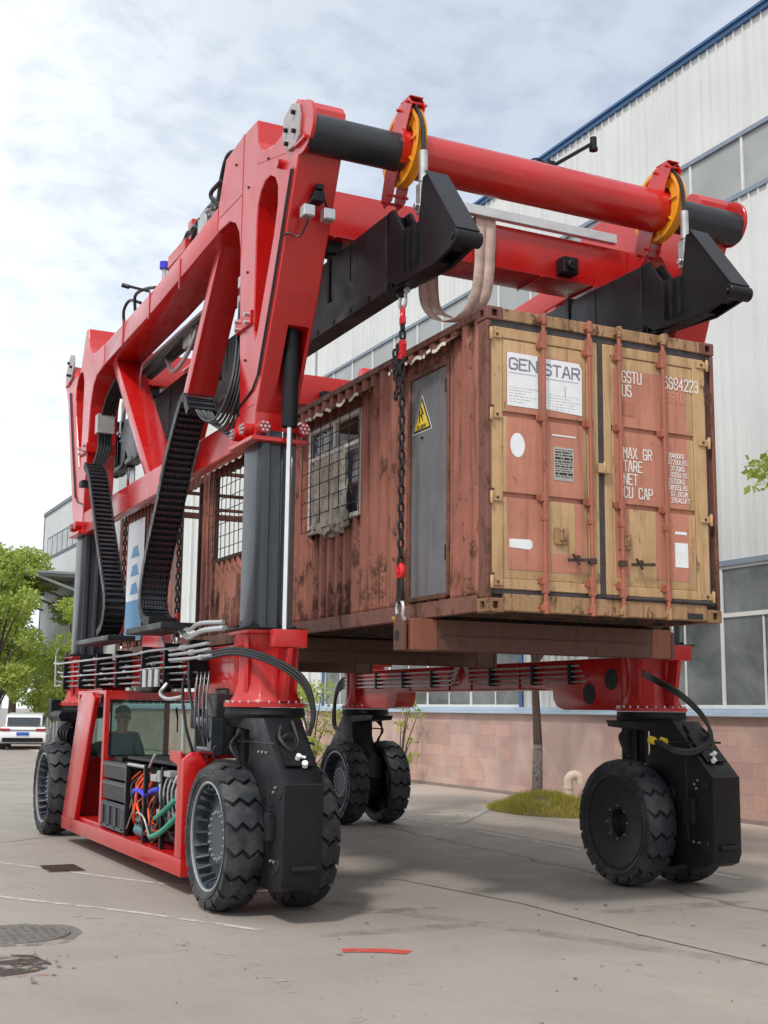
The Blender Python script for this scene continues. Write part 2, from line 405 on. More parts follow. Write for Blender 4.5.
def boolean_cut(o, boxes):
    mb = MB()
    for a, b in boxes: mb.box(a, b)
    org = ORG_OF[o.name]; bmesh.ops.translate(mb.bm, verts=mb.bm.verts, vec=-org)
    bmesh.ops.recalc_face_normals(mb.bm, faces=mb.bm.faces)
    me = bpy.data.meshes.new('cut'); mb.bm.to_mesh(me); mb.bm.free()
    t = bpy.data.objects.new('cut', me); COL.objects.link(t)
    t.parent = o.parent
    md = o.modifiers.new('b', 'BOOLEAN'); md.operation = 'DIFFERENCE'; md.object = t; md.solver = 'EXACT'
    bpy.context.view_layer.update()
    dg = bpy.context.evaluated_depsgraph_get()
    new = bpy.data.meshes.new_from_object(o.evaluated_get(dg))
    o.modifiers.clear(); o.data = new
    bpy.data.objects.remove(t)
    for p in new.polygons: p.use_smooth = False
def plate_with_hole(outer, holes, x0, x1, name, mat, parent, bevel=.012):
    """A thick plate in the YZ plane with real cut-outs."""
    cu = bpy.data.curves.new(name, 'CURVE'); cu.dimensions = '2D'; cu.fill_mode = 'BOTH'
    cu.extrude = (x1 - x0) / 2 - bevel; cu.bevel_depth = bevel; cu.bevel_resolution = 1; cu.offset = -bevel
    for poly in [outer] + holes:
        sp = cu.splines.new('POLY'); sp.points.add(len(poly) - 1); sp.use_cyclic_u = True
        for i, p in enumerate(poly): sp.points[i].co = (p[0], p[1], 0, 1)
    t = bpy.data.objects.new(name, cu); COL.objects.link(t)
    bpy.context.view_layer.update()
    me = bpy.data.meshes.new_from_object(t.evaluated_get(bpy.context.evaluated_depsgraph_get()))
    bpy.data.objects.remove(t); bpy.data.curves.remove(cu)
    # curve (x,y,z) -> world (z+mid, x, y)
    mid = (x0 + x1) / 2
    me.transform(Matrix(((0, 0, 1, mid), (1, 0, 0, 0), (0, 1, 0, 0), (0, 0, 0, 1))))
    bm = bmesh.new(); bm.from_mesh(me); bpy.data.meshes.remove(me)
    bmesh.ops.remove_doubles(bm, verts=bm.verts, dist=.0008)
    mb = MB(); mb.bm.free(); mb.bm = bm
    return mb.build(name, mat, parent, smooth=30)
def text(body, size, loc, parent, mat, name='lettering', xs=1., face='y', ext=.0015, align='LEFT', off=0., tilt=0.):
    """Lettering standing on a wall; face 'y' looks to -Y and reads towards +X, face 'x' looks to -X and reads towards -Y."""
    cu = bpy.data.curves.new(name, 'FONT'); cu.body = body; cu.size = size; cu.extrude = ext; cu.align_x = align; cu.offset = off
    t = bpy.data.objects.new(name, cu); COL.objects.link(t); bpy.context.view_layer.update()
    me = bpy.data.meshes.new_from_object(t.evaluated_get(bpy.context.evaluated_depsgraph_get()))
    bpy.data.objects.remove(t); bpy.data.curves.remove(cu)
    org = ORG_OF[parent.name]
    p = Vector(loc) - org
    Mx = Matrix(((xs, 0, 0, 0), (0, 1, 0, 0), (0, 0, 1, 0), (0, 0, 0, 1)))
    if face == 'y': F = Matrix(((1, 0, 0, p.x), (0, 0, -1, p.y), (0, 1, 0, p.z), (0, 0, 0, 1)))
    else: F = Matrix(((0, 0, -1, p.x), (-1, 0, 0, p.y), (0, 1, 0, p.z), (0, 0, 0, 1)))
    me.transform(F @ Mx); me.materials.clear(); me.materials.append(mat)
    o = bpy.data.objects.new(name, me); COL.objects.link(o); o.parent = parent; ORG_OF[o.name] = org
    return o

# block lettering drawn with straight strokes, as painted with container stencils (grid 2 wide, 4 high)
GL = {'G': [(2, 3.2), (1.6, 4), (.4, 4), (0, 3.4), (0, .6), (.4, 0), (1.6, 0), (2, .6), (2, 1.9), (1.1, 1.9)], 'S': [(2, 3.3), (1.6, 4), (.4, 4), (0, 3.4), (0, 2.6), (.4, 2.1), (1.6, 1.9), (2, 1.4), (2, .6), (1.6, 0), (.4, 0), (0, .7)],
 'T': [[(0, 4), (2, 4)], [(1, 4), (1, 0)]], 'U': [(0, 4), (0, .6), (.4, 0), (1.6, 0), (2, .6), (2, 4)], '6': [(1.9, 3.4), (1.5, 4), (.5, 4), (0, 3.4), (0, .6), (.5, 0), (1.5, 0), (2, .6), (2, 1.7), (1.5, 2.3), (0, 2.1)],
 '9': [(.1, .6), (.5, 0), (1.5, 0), (2, .6), (2, 3.4), (1.5, 4), (.5, 4), (0, 3.4), (0, 2.3), (.5, 1.7), (2, 1.9)], '4': [[(1.5, 0), (1.5, 4), (0, 1.2), (2, 1.2)]], '2': [(0, 3.3), (.5, 4), (1.5, 4), (2, 3.4), (2, 2.6), (0, 0), (2, 0)],
 '3': [[(0, 3.4), (.5, 4), (1.5, 4), (2, 3.4), (2, 2.6), (1.5, 2.1), (.8, 2.1)], [(1.5, 2.1), (2, 1.5), (2, .6), (1.5, 0), (.5, 0), (0, .6)]], 'M': [(0, 0), (0, 4), (1, 1.8), (2, 4), (2, 0)], 'A': [[(0, 0), (.8, 4), (1.2, 4), (2, 0)], [(.4, 1.3), (1.6, 1.3)]],
 'X': [[(0, 0), (2, 4)], [(0, 4), (2, 0)]], 'R': [[(0, 0), (0, 4), (1.5, 4), (2, 3.5), (2, 2.4), (1.5, 2), (0, 2)], [(1, 2), (2, 0)]], 'E': [[(2, 4), (0, 4), (0, 0), (2, 0)], [(0, 2.1), (1.6, 2.1)]], 'N': [(0, 0), (0, 4), (2, 0), (2, 4)],
 'C': [(2, 3.2), (1.6, 4), (.4, 4), (0, 3.4), (0, .6), (.4, 0), (1.6, 0), (2, .8)], 'P': [(0, 0), (0, 4), (1.5, 4), (2, 3.5), (2, 2.3), (1.5, 1.8), (0, 1.8)], '0': [(.4, 0), (0, .6), (0, 3.4), (.4, 4), (1.6, 4), (2, 3.4), (2, .6), (1.6, 0), (.4, 0)],
 '5': [(1.9, 4), (.1, 4), (0, 2.2), (1.5, 2.4), (2, 1.8), (2, .6), (1.5, 0), (.4, 0), (0, .5)], '7': [(0, 4), (2, 4), (.7, 0)], '8': [[(.5, 2.1), (0, 2.7), (0, 3.4), (.5, 4), (1.5, 4), (2, 3.4), (2, 2.7), (1.5, 2.1), (.5, 2.1), (0, 1.5), (0, .6), (.5, 0), (1.5, 0), (2, .6), (2, 1.5), (1.5, 2.1)]],
 'K': [[(0, 0), (0, 4)], [(2, 4), (0, 1.8)], [(.6, 2.3), (2, 0)]], 'L': [(0, 4), (0, 0), (2, 0)], 'B': [[(0, 0), (0, 4), (1.4, 4), (1.9, 3.5), (1.9, 2.6), (1.4, 2.1), (0, 2.1)], [(1.4, 2.1), (2, 1.6), (2, .5), (1.5, 0), (0, 0)]], 'F': [[(2, 4), (0, 4), (0, 0)], [(0, 2.1), (1.6, 2.1)]], '.': [(.8, 0), (1.2, .3)]}
def blocks(body, h, w, x, y, z, par, mat, stroke=None, gap=.42, slant=0., name='lettering'):
    """letters on a -Y facing panel: height h, width w each, thin painted strokes 1.5 mm thick"""
    s = stroke or h * .13; mb = MB(); n = 0
    for ch in body:
        if ch in GL:
            g = GL[ch]; g = g if isinstance(g[0], list) else [g]
            for st in g:
                for a, b in zip(st, st[1:]):
                    n += 1; yy = y - .0004 * (n % 3)
                    A = Vector((x + a[0] * w / 2 + slant * a[1] * h / 4, 0, z + a[1] * h / 4)); B = Vector((x + b[0] * w / 2 + slant * b[1] * h / 4, 0, z + b[1] * h / 4))
                    d = (B - A).normalized(); A -= d * s * .42; B += d * s * .42; q = Vector((-d.z, 0, d.x)) * s / 2
                    mb.prism([((A + q).x, (A + q).z), ((B + q).x, (B + q).z), ((B - q).x, (B - q).z), ((A - q).x, (A - q).z)], yy, yy + .0012, 'y')
        x += w * (1 + gap)
    return mb.build(name, mat, par)
# ================================================================== STRADDLE CARRIER
CR = root('straddle_carrier', (MX / 2, YC, 0), 'tall red and black wheeled gantry carrier standing over the rusty container', 'straddle carrier')
XO, XI = -1.27, -.85           # outer and inner face of the left upper frame
LX = -1.0                      # centre of left legs

def near_leg(far=False):
    outer = [(2.14, 4.27), (2.56, 4.27), (2.63, 5.2), (2.70, 6.30), (2.76, 6.52), (2.88, 6.66), (3.06, 6.745), (3.40, 6.76),
             (3.45, 6.76), (3.45, 7.06), (3.25, 7.50), (2.72, 7.55), (2.30, 7.53), (2.25, 7.28), (2.17, 7.17), (2.04, 7.11), (1.80, 7.07), (1.62, 7.08),
             (1.54, 7.23), (1.24, 7.27), (1.14, 7.22), (1.08, 7.14), (1.08, 6.82), (1.16, 6.75), (1.64, 5.58), (2.02, 4.75), (2.12, 4.52)]
    if far:   # mirrored later, so written in near-leg coordinates: (y' = 2*YC - y)
        outer = [(2.0, 4.27), (2.56, 4.27), (2.62, 5.2), (2.72, 6.1), (2.85, 6.38), (3.05, 6.50), (3.45, 6.545), (3.45, 6.865), (2.90, 6.87), (2.68, 6.92), (2.52, 7.05), (2.42, 7.22), (2.36, 7.38), (2.24, 7.40),
                 (2.12, 7.24), (1.97, 6.88), (1.86, 6.79), (1.66, 6.80), (1.52, 6.88), (1.42, 7.02), (1.18, 7.07), (1.0, 7.0), (.94, 6.84), (1.0, 6.64), (1.12, 6.50), (1.50, 5.5), (1.86, 4.62)]
    hole = [(2.24, 6.45), (2.22, 6.60), (2.15, 6.72), (2.03, 6.79), (1.90, 6.79), (1.77, 6.72), (1.69, 6.60), (1.68, 6.42), (1.76, 6.15), (2.14, 5.30), (2.20, 5.24), (2.24, 5.34)]
    o = plate_with_hole(outer, [hole], XO, XI, 'upper_leg', RED, CR)
    boolean_cut(o, [((-1.10, .5, 4.0), (-.89, 2.06, 5.30))])
    MB().box((-1.345, 2.0, 4.225), (-.79, 2.66, 4.268)).build('leg_flange', RED, o, bevel=.006)
    m = MB()
    for x, y, ax in ((-1.22, 2.10, 'y'), (-.84, 2.05, 'y'), (-1.29, 2.22, 'x'), (-1.29, 2.50, 'x')):
        c = (x, y, 4.36)
        if ax == 'y': m.cyl((x, y, 4.36), (x, y - .10, 4.36), .062, 16)
        else: m.cyl((x + .02, y, 4.36), (x - .07, y, 4.36), .062, 16)
    m.build('roller_adjuster', REDD, o, bevel=.004)
    m = MB()
    for x, y, ax in ((-1.22, 1.995, 'y'), (-.84, 1.945, 'y'), (-1.365, 2.22, 'x'), (-1.365, 2.50, 'x')):
        for k in range(7):
            a = k * 2 * math.pi / 6; r = .04 if k < 6 else 0
            if ax == 'y': m.cyl((x + r * math.cos(a), y + .015, 4.36 + r * math.sin(a)), (x + r * math.cos(a), y - .012, 4.36 + r * math.sin(a)), .013, 6)
            else: m.cyl((x + .015, y + r * math.cos(a), 4.36 + r * math.sin(a)), (x - .012, y + r * math.cos(a), 4.36 + r * math.sin(a)), .013, 6)
    m.build('bolt_cluster', STL, o)
    # mid flange with bolts
    MB().box((-1.30, 2.262, 5.42), (-.86, 2.72, 5.56)).build('joint_band', REDD, o, bevel=.006)
    m = MB()
    for y in (2.34, 2.62):
        for z in (5.45, 5.53): m.cyl((-1.295, y, z), (-1.335, y, z), .022, 8)
    m.build('joint_bolt', STL, o)
    # end pad of the cross tube and the round cheek that holds it
    MB().lathe([(XO - .001, .02), (XO - .001, .245), (XO + .035, .245), (XO + .035, .02)], (0, 1.09, 6.93), 32).build('tube_cheek', RED, o, bevel=.005)
    m = MB().prism([(1.50, 7.18), (1.30, 7.245), (1.16, 7.18), (1.11, 7.05), (1.12, 6.86), (1.20, 6.80), (1.40, 6.82), (1.52, 6.98)], -1.30, -1.272)
    m.build('tube_end_pad', simple('primer_grey', (.40, .36, .36), .55), o, bevel=.004)
    m = MB()
    for y, z in ((1.22, 7.12), (1.40, 7.02), (1.20, 6.93), (1.38, 6.88)): m.cyl((-1.298, y, z), (-1.335, y, z), .022, 8)
    m.build('pad_bolt', BLK, o)
    MB().box((-1.30, .98, 6.78), (-.70, 1.22, 6.812)).prism([(-1.24, 6.80), (-.80, 6.80), (-.98, 7.08), (-1.24, 7.10)], 1.13, 1.16, 'y').build('cap_plate', RED, o, bevel=.004)
    # thin conduit on the side
    MB().tube([(-1.282, 1.32, 6.62), (-1.282, 1.72, 5.62), (-1.282, 2.06, 4.86), (-1.282, 2.2, 4.75), (-1.282, 2.75, 4.62)], .010, 6).tube([(-1.282, 1.28, 6.62), (-1.282, 1.68, 5.62), (-1.282, 2.02, 4.84)], .006, 6).build('conduit', RUBH, o)
    return o
leg1 = near_leg()
tmp = near_leg(True); leg2 = mirror_mesh(tmp, 1, CR)
for c in list(tmp.children): bpy.data.objects.remove(c)
bpy.data.objects.remove(tmp)
def add_worklights():
    for x in (-1.15, -.95):
        b = MB().cbox((x, 1.23, 6.20), (.11, .11, .11)).build('work_light', STL, CR, bevel=.008)
        MB().cbox((x, 1.172, 6.20), (.09, .01, .09)).build('lamp_lens', STL, b)
    MB().cbox((-1.05, 1.25, 6.36), (.10, .12, .10)).cbox((-1.05, 1.22, 6.44), (.07, .1, .05)).tube([(-1.15, 1.24, 6.26), (-1.10, 1.2, 6.34), (-1.0, 1.2, 6.34), (-.95, 1.24, 6.26)], .012, 6).build('light_bracket', BLK, CR, bevel=.004)
    MB().tube([(-1.12, 1.28, 6.15), (-1.16, 1.38, 6.02), (-1.26, 1.43, 6.05), (-1.285, 1.46, 6.02)], .009, 6, smooth=5).build('cable', RUBH, CR)
add_worklights()

# side truss
tc_ = plate_with_hole([(3.452, 6.76), (6.0, 6.62), (8.448, 6.55), (8.448, 6.86), (6.0, 6.90), (3.452, 7.055)], [], XO + .004, -.79, 'top_chord', RED, CR)
bc_ = plate_with_hole([(2.57, 4.25), (9.33, 4.22), (9.33, 4.54), (2.57, 4.58)], [], XO + .006, -1.12, 'bottom_chord', RED, CR)
b1 = plate_with_hole([(3.72, 6.77), (3.93, 6.75), (5.58, 4.562), (5.36, 4.562)], [], -1.13, -.80, 'brace', RED, CR, .008)
b2 = plate_with_hole([(8.40, 6.556), (8.16, 6.562), (6.10, 4.55), (6.34, 4.548)], [], -1.16, -.80, 'brace', RED, CR, .008)
MB().box((-1.2, 5.25, 5.72), (-.9, 6.7, 5.76)).prism([(5.2, 5.62), (6.7, 5.62), (6.4, 5.72), (5.4, 5.72)], -1.2, -1.17).build('tie_plate', RED, CR, bevel=.004) if False else None
for k in (1,):
    sm = MB()
    for a_, b_ in (((3.449, 6.77), (3.449, 7.05)), ((2.68, 7.54), (2.68, 6.2)), ((2.25, 7.05), (1.5, 6.85)), ((2.68, 6.9), (3.4, 6.9)), ((2.60, 4.6), (2.16, 4.6)), ((2.66, 5.42), (2.22, 5.42))):
        sm.tube([(XO - .001, a_[0], a_[1]), (XO - .001, b_[0], b_[1])], .004, 5)
    sm.build('weld_seam', REDD, leg1)
    sb_ = MB()
    for y, z in ((1.95, 6.98), (2.9, 7.3), (2.5, 6.9), (2.46, 6.0), (2.45, 5.1)): sb_.cyl((XO - .001, y, z), (XO - .012, y, z), .014, 8)
    sb_.build('leg_bolt', BLK, leg1)
    MB().cyl((XO - .001, 1.60, 6.78), (XO - .05, 1.60, 6.78), .045, 16).build('pin_boss', RED, leg1)
    # straps and loose cables along the truss
    for q in range(3):
        MB().tube([(-.80, 3.4 + q * .05, 6.6), (-.82, 4.6, 6.45 - .03 * q), (-.80, 5.8, 6.50 - .02 * q), (-.82, 7.2, 6.40 - .03 * q), (-.8, 8.6, 6.45)], .013, 6, smooth=6).build('hose', RUBH, CR)
    for y in (4.8, 6.1, 7.4): MB().box((XO - .006, y, 6.56), (XO + .006, y + .04, 6.92)).build('clamp_strip', REDD, tc_)
# masts, cylinders, turrets, slew rings, arms
def corner(yc, wy, xc):
    far = yc > YC; made = []
    dy = yc - 2.27
    m = MB().prism([(-1.25, 2.10 + dy), (-1.19, 2.06 + dy), (-1.13, 2.06 + dy), (-1.12, 2.10 + dy), (-1.02, 2.10 + dy), (-1.01, 2.075 + dy), (-.99, 2.075 + dy), (-.98, 2.12 + dy), (-.93, 2.12 + dy), (-.92, 2.06 + dy), (-.875, 2.06 + dy), (-.87, 2.10 + dy), (-.87, 2.46 + dy), (-1.25, 2.46 + dy)], 2.47, 4.35, 'z')
    mast = m.build('mast', GRYT, CR, bevel=.006)
    MB().box((-1.36, 1.98 + dy, 2.47), (-.78, 2.56 + dy, 2.487)).build('mast_foot_plate', BLK, mast, bevel=.004)
    m = MB()
    for k in range(8):
        a = k * math.pi / 4 + .2
        m.cyl((-1.07 + .29 * math.cos(a), 2.27 + dy + .27 * math.sin(a), 2.48), (-1.07 + .29 * math.cos(a), 2.27 + dy + .27 * math.sin(a), 2.51), .018, 6)
    m.build('foot_bolt', BLK, mast)
    sg = -1 if yc < YC else 1
    cy = yc + sg * .34
    cyl = MB().cyl((-1.0, cy, 4.36), (-1.0, cy, 5.36), .076, 20).cbox((-1.0, cy, 5.36), (.10, .12, .12)).cyl((-.94, cy, 4.6), (-.94, cy, 5.2), .016, 8).build('hydraulic_cylinder', BLK, CR, bevel=.004)
    MB().cyl((-1.0, cy, 2.46), (-1.0, cy, 4.37), .029, 16).build('piston_rod', CHR, cyl)
    # turret
    tc = (-1.02, yc + .06)
    t = MB().lathe([(2.46, .30), (2.40, .30), (2.32, .275), (2.15, .262), (1.98, .272), (1.86, .31), (1.805, .345)], (tc[0], tc[1], 0), 12, 'z')
    for k in range(6):
        a = k * math.pi / 3 + .55; c, s_ = math.cos(a), math.sin(a)
        t.bar((tc[0] + .27 * c, tc[1] + .27 * s_, 1.82), (tc[0] + .28 * c, tc[1] + .28 * s_, 2.42), .05, .05, up=(c, s_, 0))
    t.box((-1.15, yc + sg * .42 - .06, 2.30), (-.83, yc + sg * .42 + .06, 2.462))
    t.bar((-.99, yc + sg * .40, 2.31), (-.99, yc + sg * .30, 1.83), .16, .05, up=(1, 0, 0))
    t.box((-1.33, yc - .27, 2.43), (-.74, yc + .30, 2.468))
    tur = t.build('turret', REDD, CR, bevel=.010, seg=2, smooth=28)
    MB().lathe([(1.765, .375), (1.765, .385), (1.803, .385), (1.803, .34)], (tc[0], tc[1], 0), 32, 'z').build('flange', REDD, tur)
    m = MB()
    for k in range(24):
        a = k * math.pi / 12; m.cyl((tc[0] + .362 * math.cos(a), tc[1] + .362 * math.sin(a), 1.80), (tc[0] + .362 * math.cos(a), tc[1] + .362 * math.sin(a), 1.825), .010, 6)
    m.build('flange_bolt', GAL, tur)
    MB().lathe([(1.62, .31), (1.67, .33), (1.67, .37), (1.70, .38), (1.73, .37), (1.762, .37), (1.762, .3)], (tc[0], tc[1], 0), 32, 'z').build('slew_ring', BLK, CR)
    # fork arm carrying the two wheels; it trails towards -Y
    d = 0; n0 = set(CR.children)
    prof = [(1.56, 1.668), (.995, 1.13), (1.0, .40), (1.04, .31), (1.14, .27), (1.9, .24), (2.25, .42), (2.36, .72), (2.26, 1.0), (2.02, 1.18), (1.93, 1.35), (1.93, 1.56), (2.62, 1.60), (2.66, 1.668)]
    a = plate_with_hole([(p[0] + d, p[1]) for p in prof], [], -1.165, -.815, 'fork_arm', BLK, CR, .007)
    MB().bar((-.99, 1.40 + d, 1.51 + .035), (-.99, 1.12 + d, 1.245 + .035), .25, .012, up=(0, -.69, .72)).build('arm_cover', BLK, a)
    m = MB().torus((-1.02, 1.32 + d, 1.47), .065, .011, 'y', 16, 6)
    m.tube([(-1.06, 1.40 + d, 1.60), (-1.10, 1.30 + d, 1.50), (-1.02, 1.24 + d, 1.40), (-.93, 1.32 + d, 1.46), (-.92, 1.5 + d, 1.64)], .018, 8, smooth=6)
    m.build('arm_hose', RUBH, a)
    MB().cyl((-.99, 1.18 + d, 1.33), (-.99, 1.14 + d, 1.37), .022, 10).cyl((-.94, 1.13 + d, 1.28), (-.95, 1.10 + d, 1.31), .026, 10).cyl((-.99, 1.16 + d, 1.36), (-.93, 1.14 + d, 1.35), .012, 8).build('sensor', WHT, a)
    MB().cyl((-1.10, .99 + d, .46), (-.88, .99 + d, .46), .026, 10).build('grab_pin', BLK, a)
    m = MB()
    for yy, zz in ((1.10, 1.05), (1.12, .48), (1.2, .44)): m.cyl((-1.175, yy + d, zz), (-1.15, yy + d, zz), .05 if zz != 1.05 else .045, 14)
    for q in range(3): m.cyl((-1.18, 1.3 + d, .95 - q * .04), (-1.16, 1.3 + d, .95 - q * .04), .010, 6)
    for yy, zz, r_ in ((1.10, 1.05, .045), (1.12, .48, .05), (1.62, .95, .07)): m.cyl((-.83, yy, zz), (-.803, yy, zz), r_, 14)
    m.build('arm_boss', BLKB, a, bevel=.004)
    m = MB().box((-1.172, 1.25, 1.45), (-1.166, 2.3, 1.47)).box((-1.172, 1.35, .55), (-1.166, 1.37, 1.2))
    m.cbox((-.79, 1.30, .80), (.05, .14, .24)).box((-.814, 1.25, 1.45), (-.808, 1.9, 1.47)).box((-.814, 1.36, .5), (-.808, 1.38, 1.3))
    m.cbox((-1.19, 1.28, .78), (.05, .12, .22)).bar((-1.16, 1.0, 1.135), (-.82, 1.0, 1.135), .014, .014)
    m.build('arm_bracket', BLKB, a, bevel=.003)
    m = MB()
    for yy, zz in ((1.2, 1.1), (1.25, 1.06), (1.2, .5), (1.28, .5), (1.45, 1.38), (1.55, 1.38), (1.65, 1.38)): m.cyl((-1.166, yy, zz), (-1.18, yy, zz), .012, 6)
    for yy, zz in ((1.2, 1.1), (1.25, 1.06), (1.2, .5), (1.28, .5), (1.45, 1.38), (1.55, 1.38), (1.22, 1.02)): m.cyl((-.814, yy, zz), (-.80, yy, zz), .012, 6)
    m.build('arm_bolt', GAL, a)
    for q in range(4):
        MB().tube([(-1.12 + .05 * q, 2.3, 1.66), (-1.2 - .03 * q, 2.2 - .05 * q, 1.45), (-1.2 - .02 * q, 2.1 - .05 * q, 1.30), (-1.16, 1.95, 1.1)], .014, 7, smooth=6).build('hose', RUBH, a)
    m = MB().cyl((-1.22, 2.07 + d, .637), (-.76, 2.07 + d, .637), .13, 20).cbox((-.99, 2.0 + d, .85), (.4, .22, .34)).cbox((-.99, 1.7 + d, .65), (.40, .14, .20))
    m.build('axle', BLK, a, bevel=.01)
    def shift(o):
        M = Matrix.Translation((xc + .99, 0, 0))
        if far: M = Matrix.Translation((0, wy + 2.07, 0)) @ Matrix.Diagonal((1, -1, 1, 1)) @ M
        g = ORG_OF[o.name]; M = Matrix.Translation(-g) @ M @ Matrix.Translation(g)
        o.data.transform(M)
        if far: o.data.flip_normals()
        else:
            pass
        for c in o.children: shift(c)
    shift(a)
    if not far:
        g = a.parent.location
        def rot(o):
            g = ORG_OF[o.name]; P = Vector((-1.05, 2.35, 0)) - g
            o.data.transform(Matrix.Translation(P) @ Matrix.Rotation(R(-1.5), 4, 'Z') @ Matrix.Translation(-P))
            for c in o.children: rot(c)
        rot(a)
    # steering lever and hoses around the slew ring
    MB().prism([(yc + .25, 1.62), (yc + .30, 1.735), (yc + 1.35, 1.70), (yc + 1.55, 1.66), (yc + 1.55, 1.60), (yc + .9, 1.54)], -1.20, -.98).cbox((-1.12, yc + 1.55, 1.64), (.22, .25, .20)).build('steering_lever', BLK, CR, bevel=.008)
    MB().cyl((-1.10, yc + .34, 1.20), (-1.10, yc + .34, 1.62), .075, 16).cyl((-.92, yc + .34, 1.20), (-.92, yc + .34, 1.62), .075, 16).build('steering_motor', BLK, CR, bevel=.005)
    return d
def wheel(x0, sg, y, style):
    c = (0, y, .637); X = lambda t: x0 + sg * t
    rim = MB()
    if style == 'dish':
        rim.lathe([(X(.20), .02), (X(.20), .466), (X(.02), .466), (X(.02), .455), (X(.15), .445), (X(.15), .34), (X(.125), .25), (X(.11), .235), (X(.11), .02)], c, 48)
        for k in range(22):
            a = k * 2 * math.pi / 22; u, w = math.cos(a), math.sin(a)
            p0 = Vector((X(.035), y + .435 * u, .637 + .435 * w)); p1 = Vector((X(.148), y + .395 * u, .637 + .395 * w))
            rim.bar(p0, p1, .016, .07, up=(0, u, w))
        mat = RIMG
    else:
        rim.lathe([(X(.22), .02), (X(.22), .466), (X(.024), .466), (X(.028), .42), (X(.05), .385), (X(.058), .16), (X(.075), .135), (X(.16), .12), (X(.16), .02)], c, 48)
        mat = RIMD
    wh = rim.build('wheel', mat, CR, smooth=32)
    MB().lathe([(X(.014), .452), (X(.008), .462), (X(.012), .474), (X(.03), .474), (X(.03), .452)], c, 48, close=True).build('rim_lip', RIML if style == 'dish' else RIMD, wh)
    m = MB(); nb = 18 if style == 'dish' else 8; rb = .205 if style == 'dish' else .165; tb = .11 if style == 'dish' else .06
    for k in range(nb):
        a = k * 2 * math.pi / nb; m.cyl((X(tb + .01), y + rb * math.cos(a), .637 + rb * math.sin(a)), (X(tb - .018), y + rb * math.cos(a), .637 + rb * math.sin(a)), .012 if style == 'dish' else .009, 6)
    m.build('bolt_ring', GAL, wh)
    t = MB().lathe([(X(.018), .468), (X(.0), .50), (X(-.004), .545), (X(.012), .575), (X(.03), .588), (X(.30), .588), (X(.318), .575), (X(.334), .545), (X(.33), .50), (X(.312), .468)], c, 56, close=True)
    n = 18; st = [(-.004, .0), (.055, .30), (.12, .06), (.19, .34), (.26, .08), (.334, .38)]
    for k in range(n):
        th0 = 2 * math.pi * (k + .3) / n; pitch = 2 * math.pi / n; rows = []
        for tt, off in st:
            edge = tt in (st[0][0], st[-1][0]); r_top = .600 if edge else (.637 if .1 < tt < .21 else .632); r_bot = .550 if edge else .578
            row = []
            for r_, fr in ((r_bot, .03), (r_top, .05), (r_top, .85), (r_bot, .89)):
                a = th0 + pitch * (off * sg + fr)
                row.append(t.bm.verts.new((X(tt), y + r_ * math.cos(a), .637 + r_ * math.sin(a))))
            rows.append(row)
        for A, B in zip(rows, rows[1:]):
            for i in range(3): t.bm.faces.new((A[i], A[i + 1], B[i + 1], B[i]))
        t.bm.faces.new(rows[0]); t.bm.faces.new(rows[-1][::-1])
    # concentric rib on the side wall
    t.lathe([(X(-.008), .515), (X(-.012), .522), (X(-.008), .529), (X(.0), .529), (X(.0), .515)], c, 56, close=True)
    t.build('tyre', RUB, wh, smooth=28)
for yc, wy, xc in ((2.27, 2.08, -1.125), (9.55, 9.28, -1.145)): corner(yc, wy, xc)
parts_left = [o for o in CR.children if o.name.split('.')[0] in ('mast', 'hydraulic_cylinder', 'turret', 'slew_ring', 'fork_arm', 'steering_motor', 'upper_leg', 'top_chord', 'bottom_chord', 'brace', 'work_light', 'light_bracket')]
for o in parts_left:
    c = mirror_mesh(o, 0, CR)
    if c.name.startswith('fork_arm'):
        nr = sum(v.co.y for v in c.data.vertices) / len(c.data.vertices) < 0
        def mv(q):
            q.data.transform(Matrix.Translation((-.29 if nr else -.26, 0, 0)))
            for k in q.children: mv(k)
        mv(c)
for xc, y, st in ((-1.125, 2.08, 'dish'), (-1.145, 9.28, 'dish'), (3.235, 2.05, 'cover'), (3.33, 9.35, 'dish')):
    wheel(xc - .515, 1, y, st); wheel(xc + .515, -1, y, 'dish')

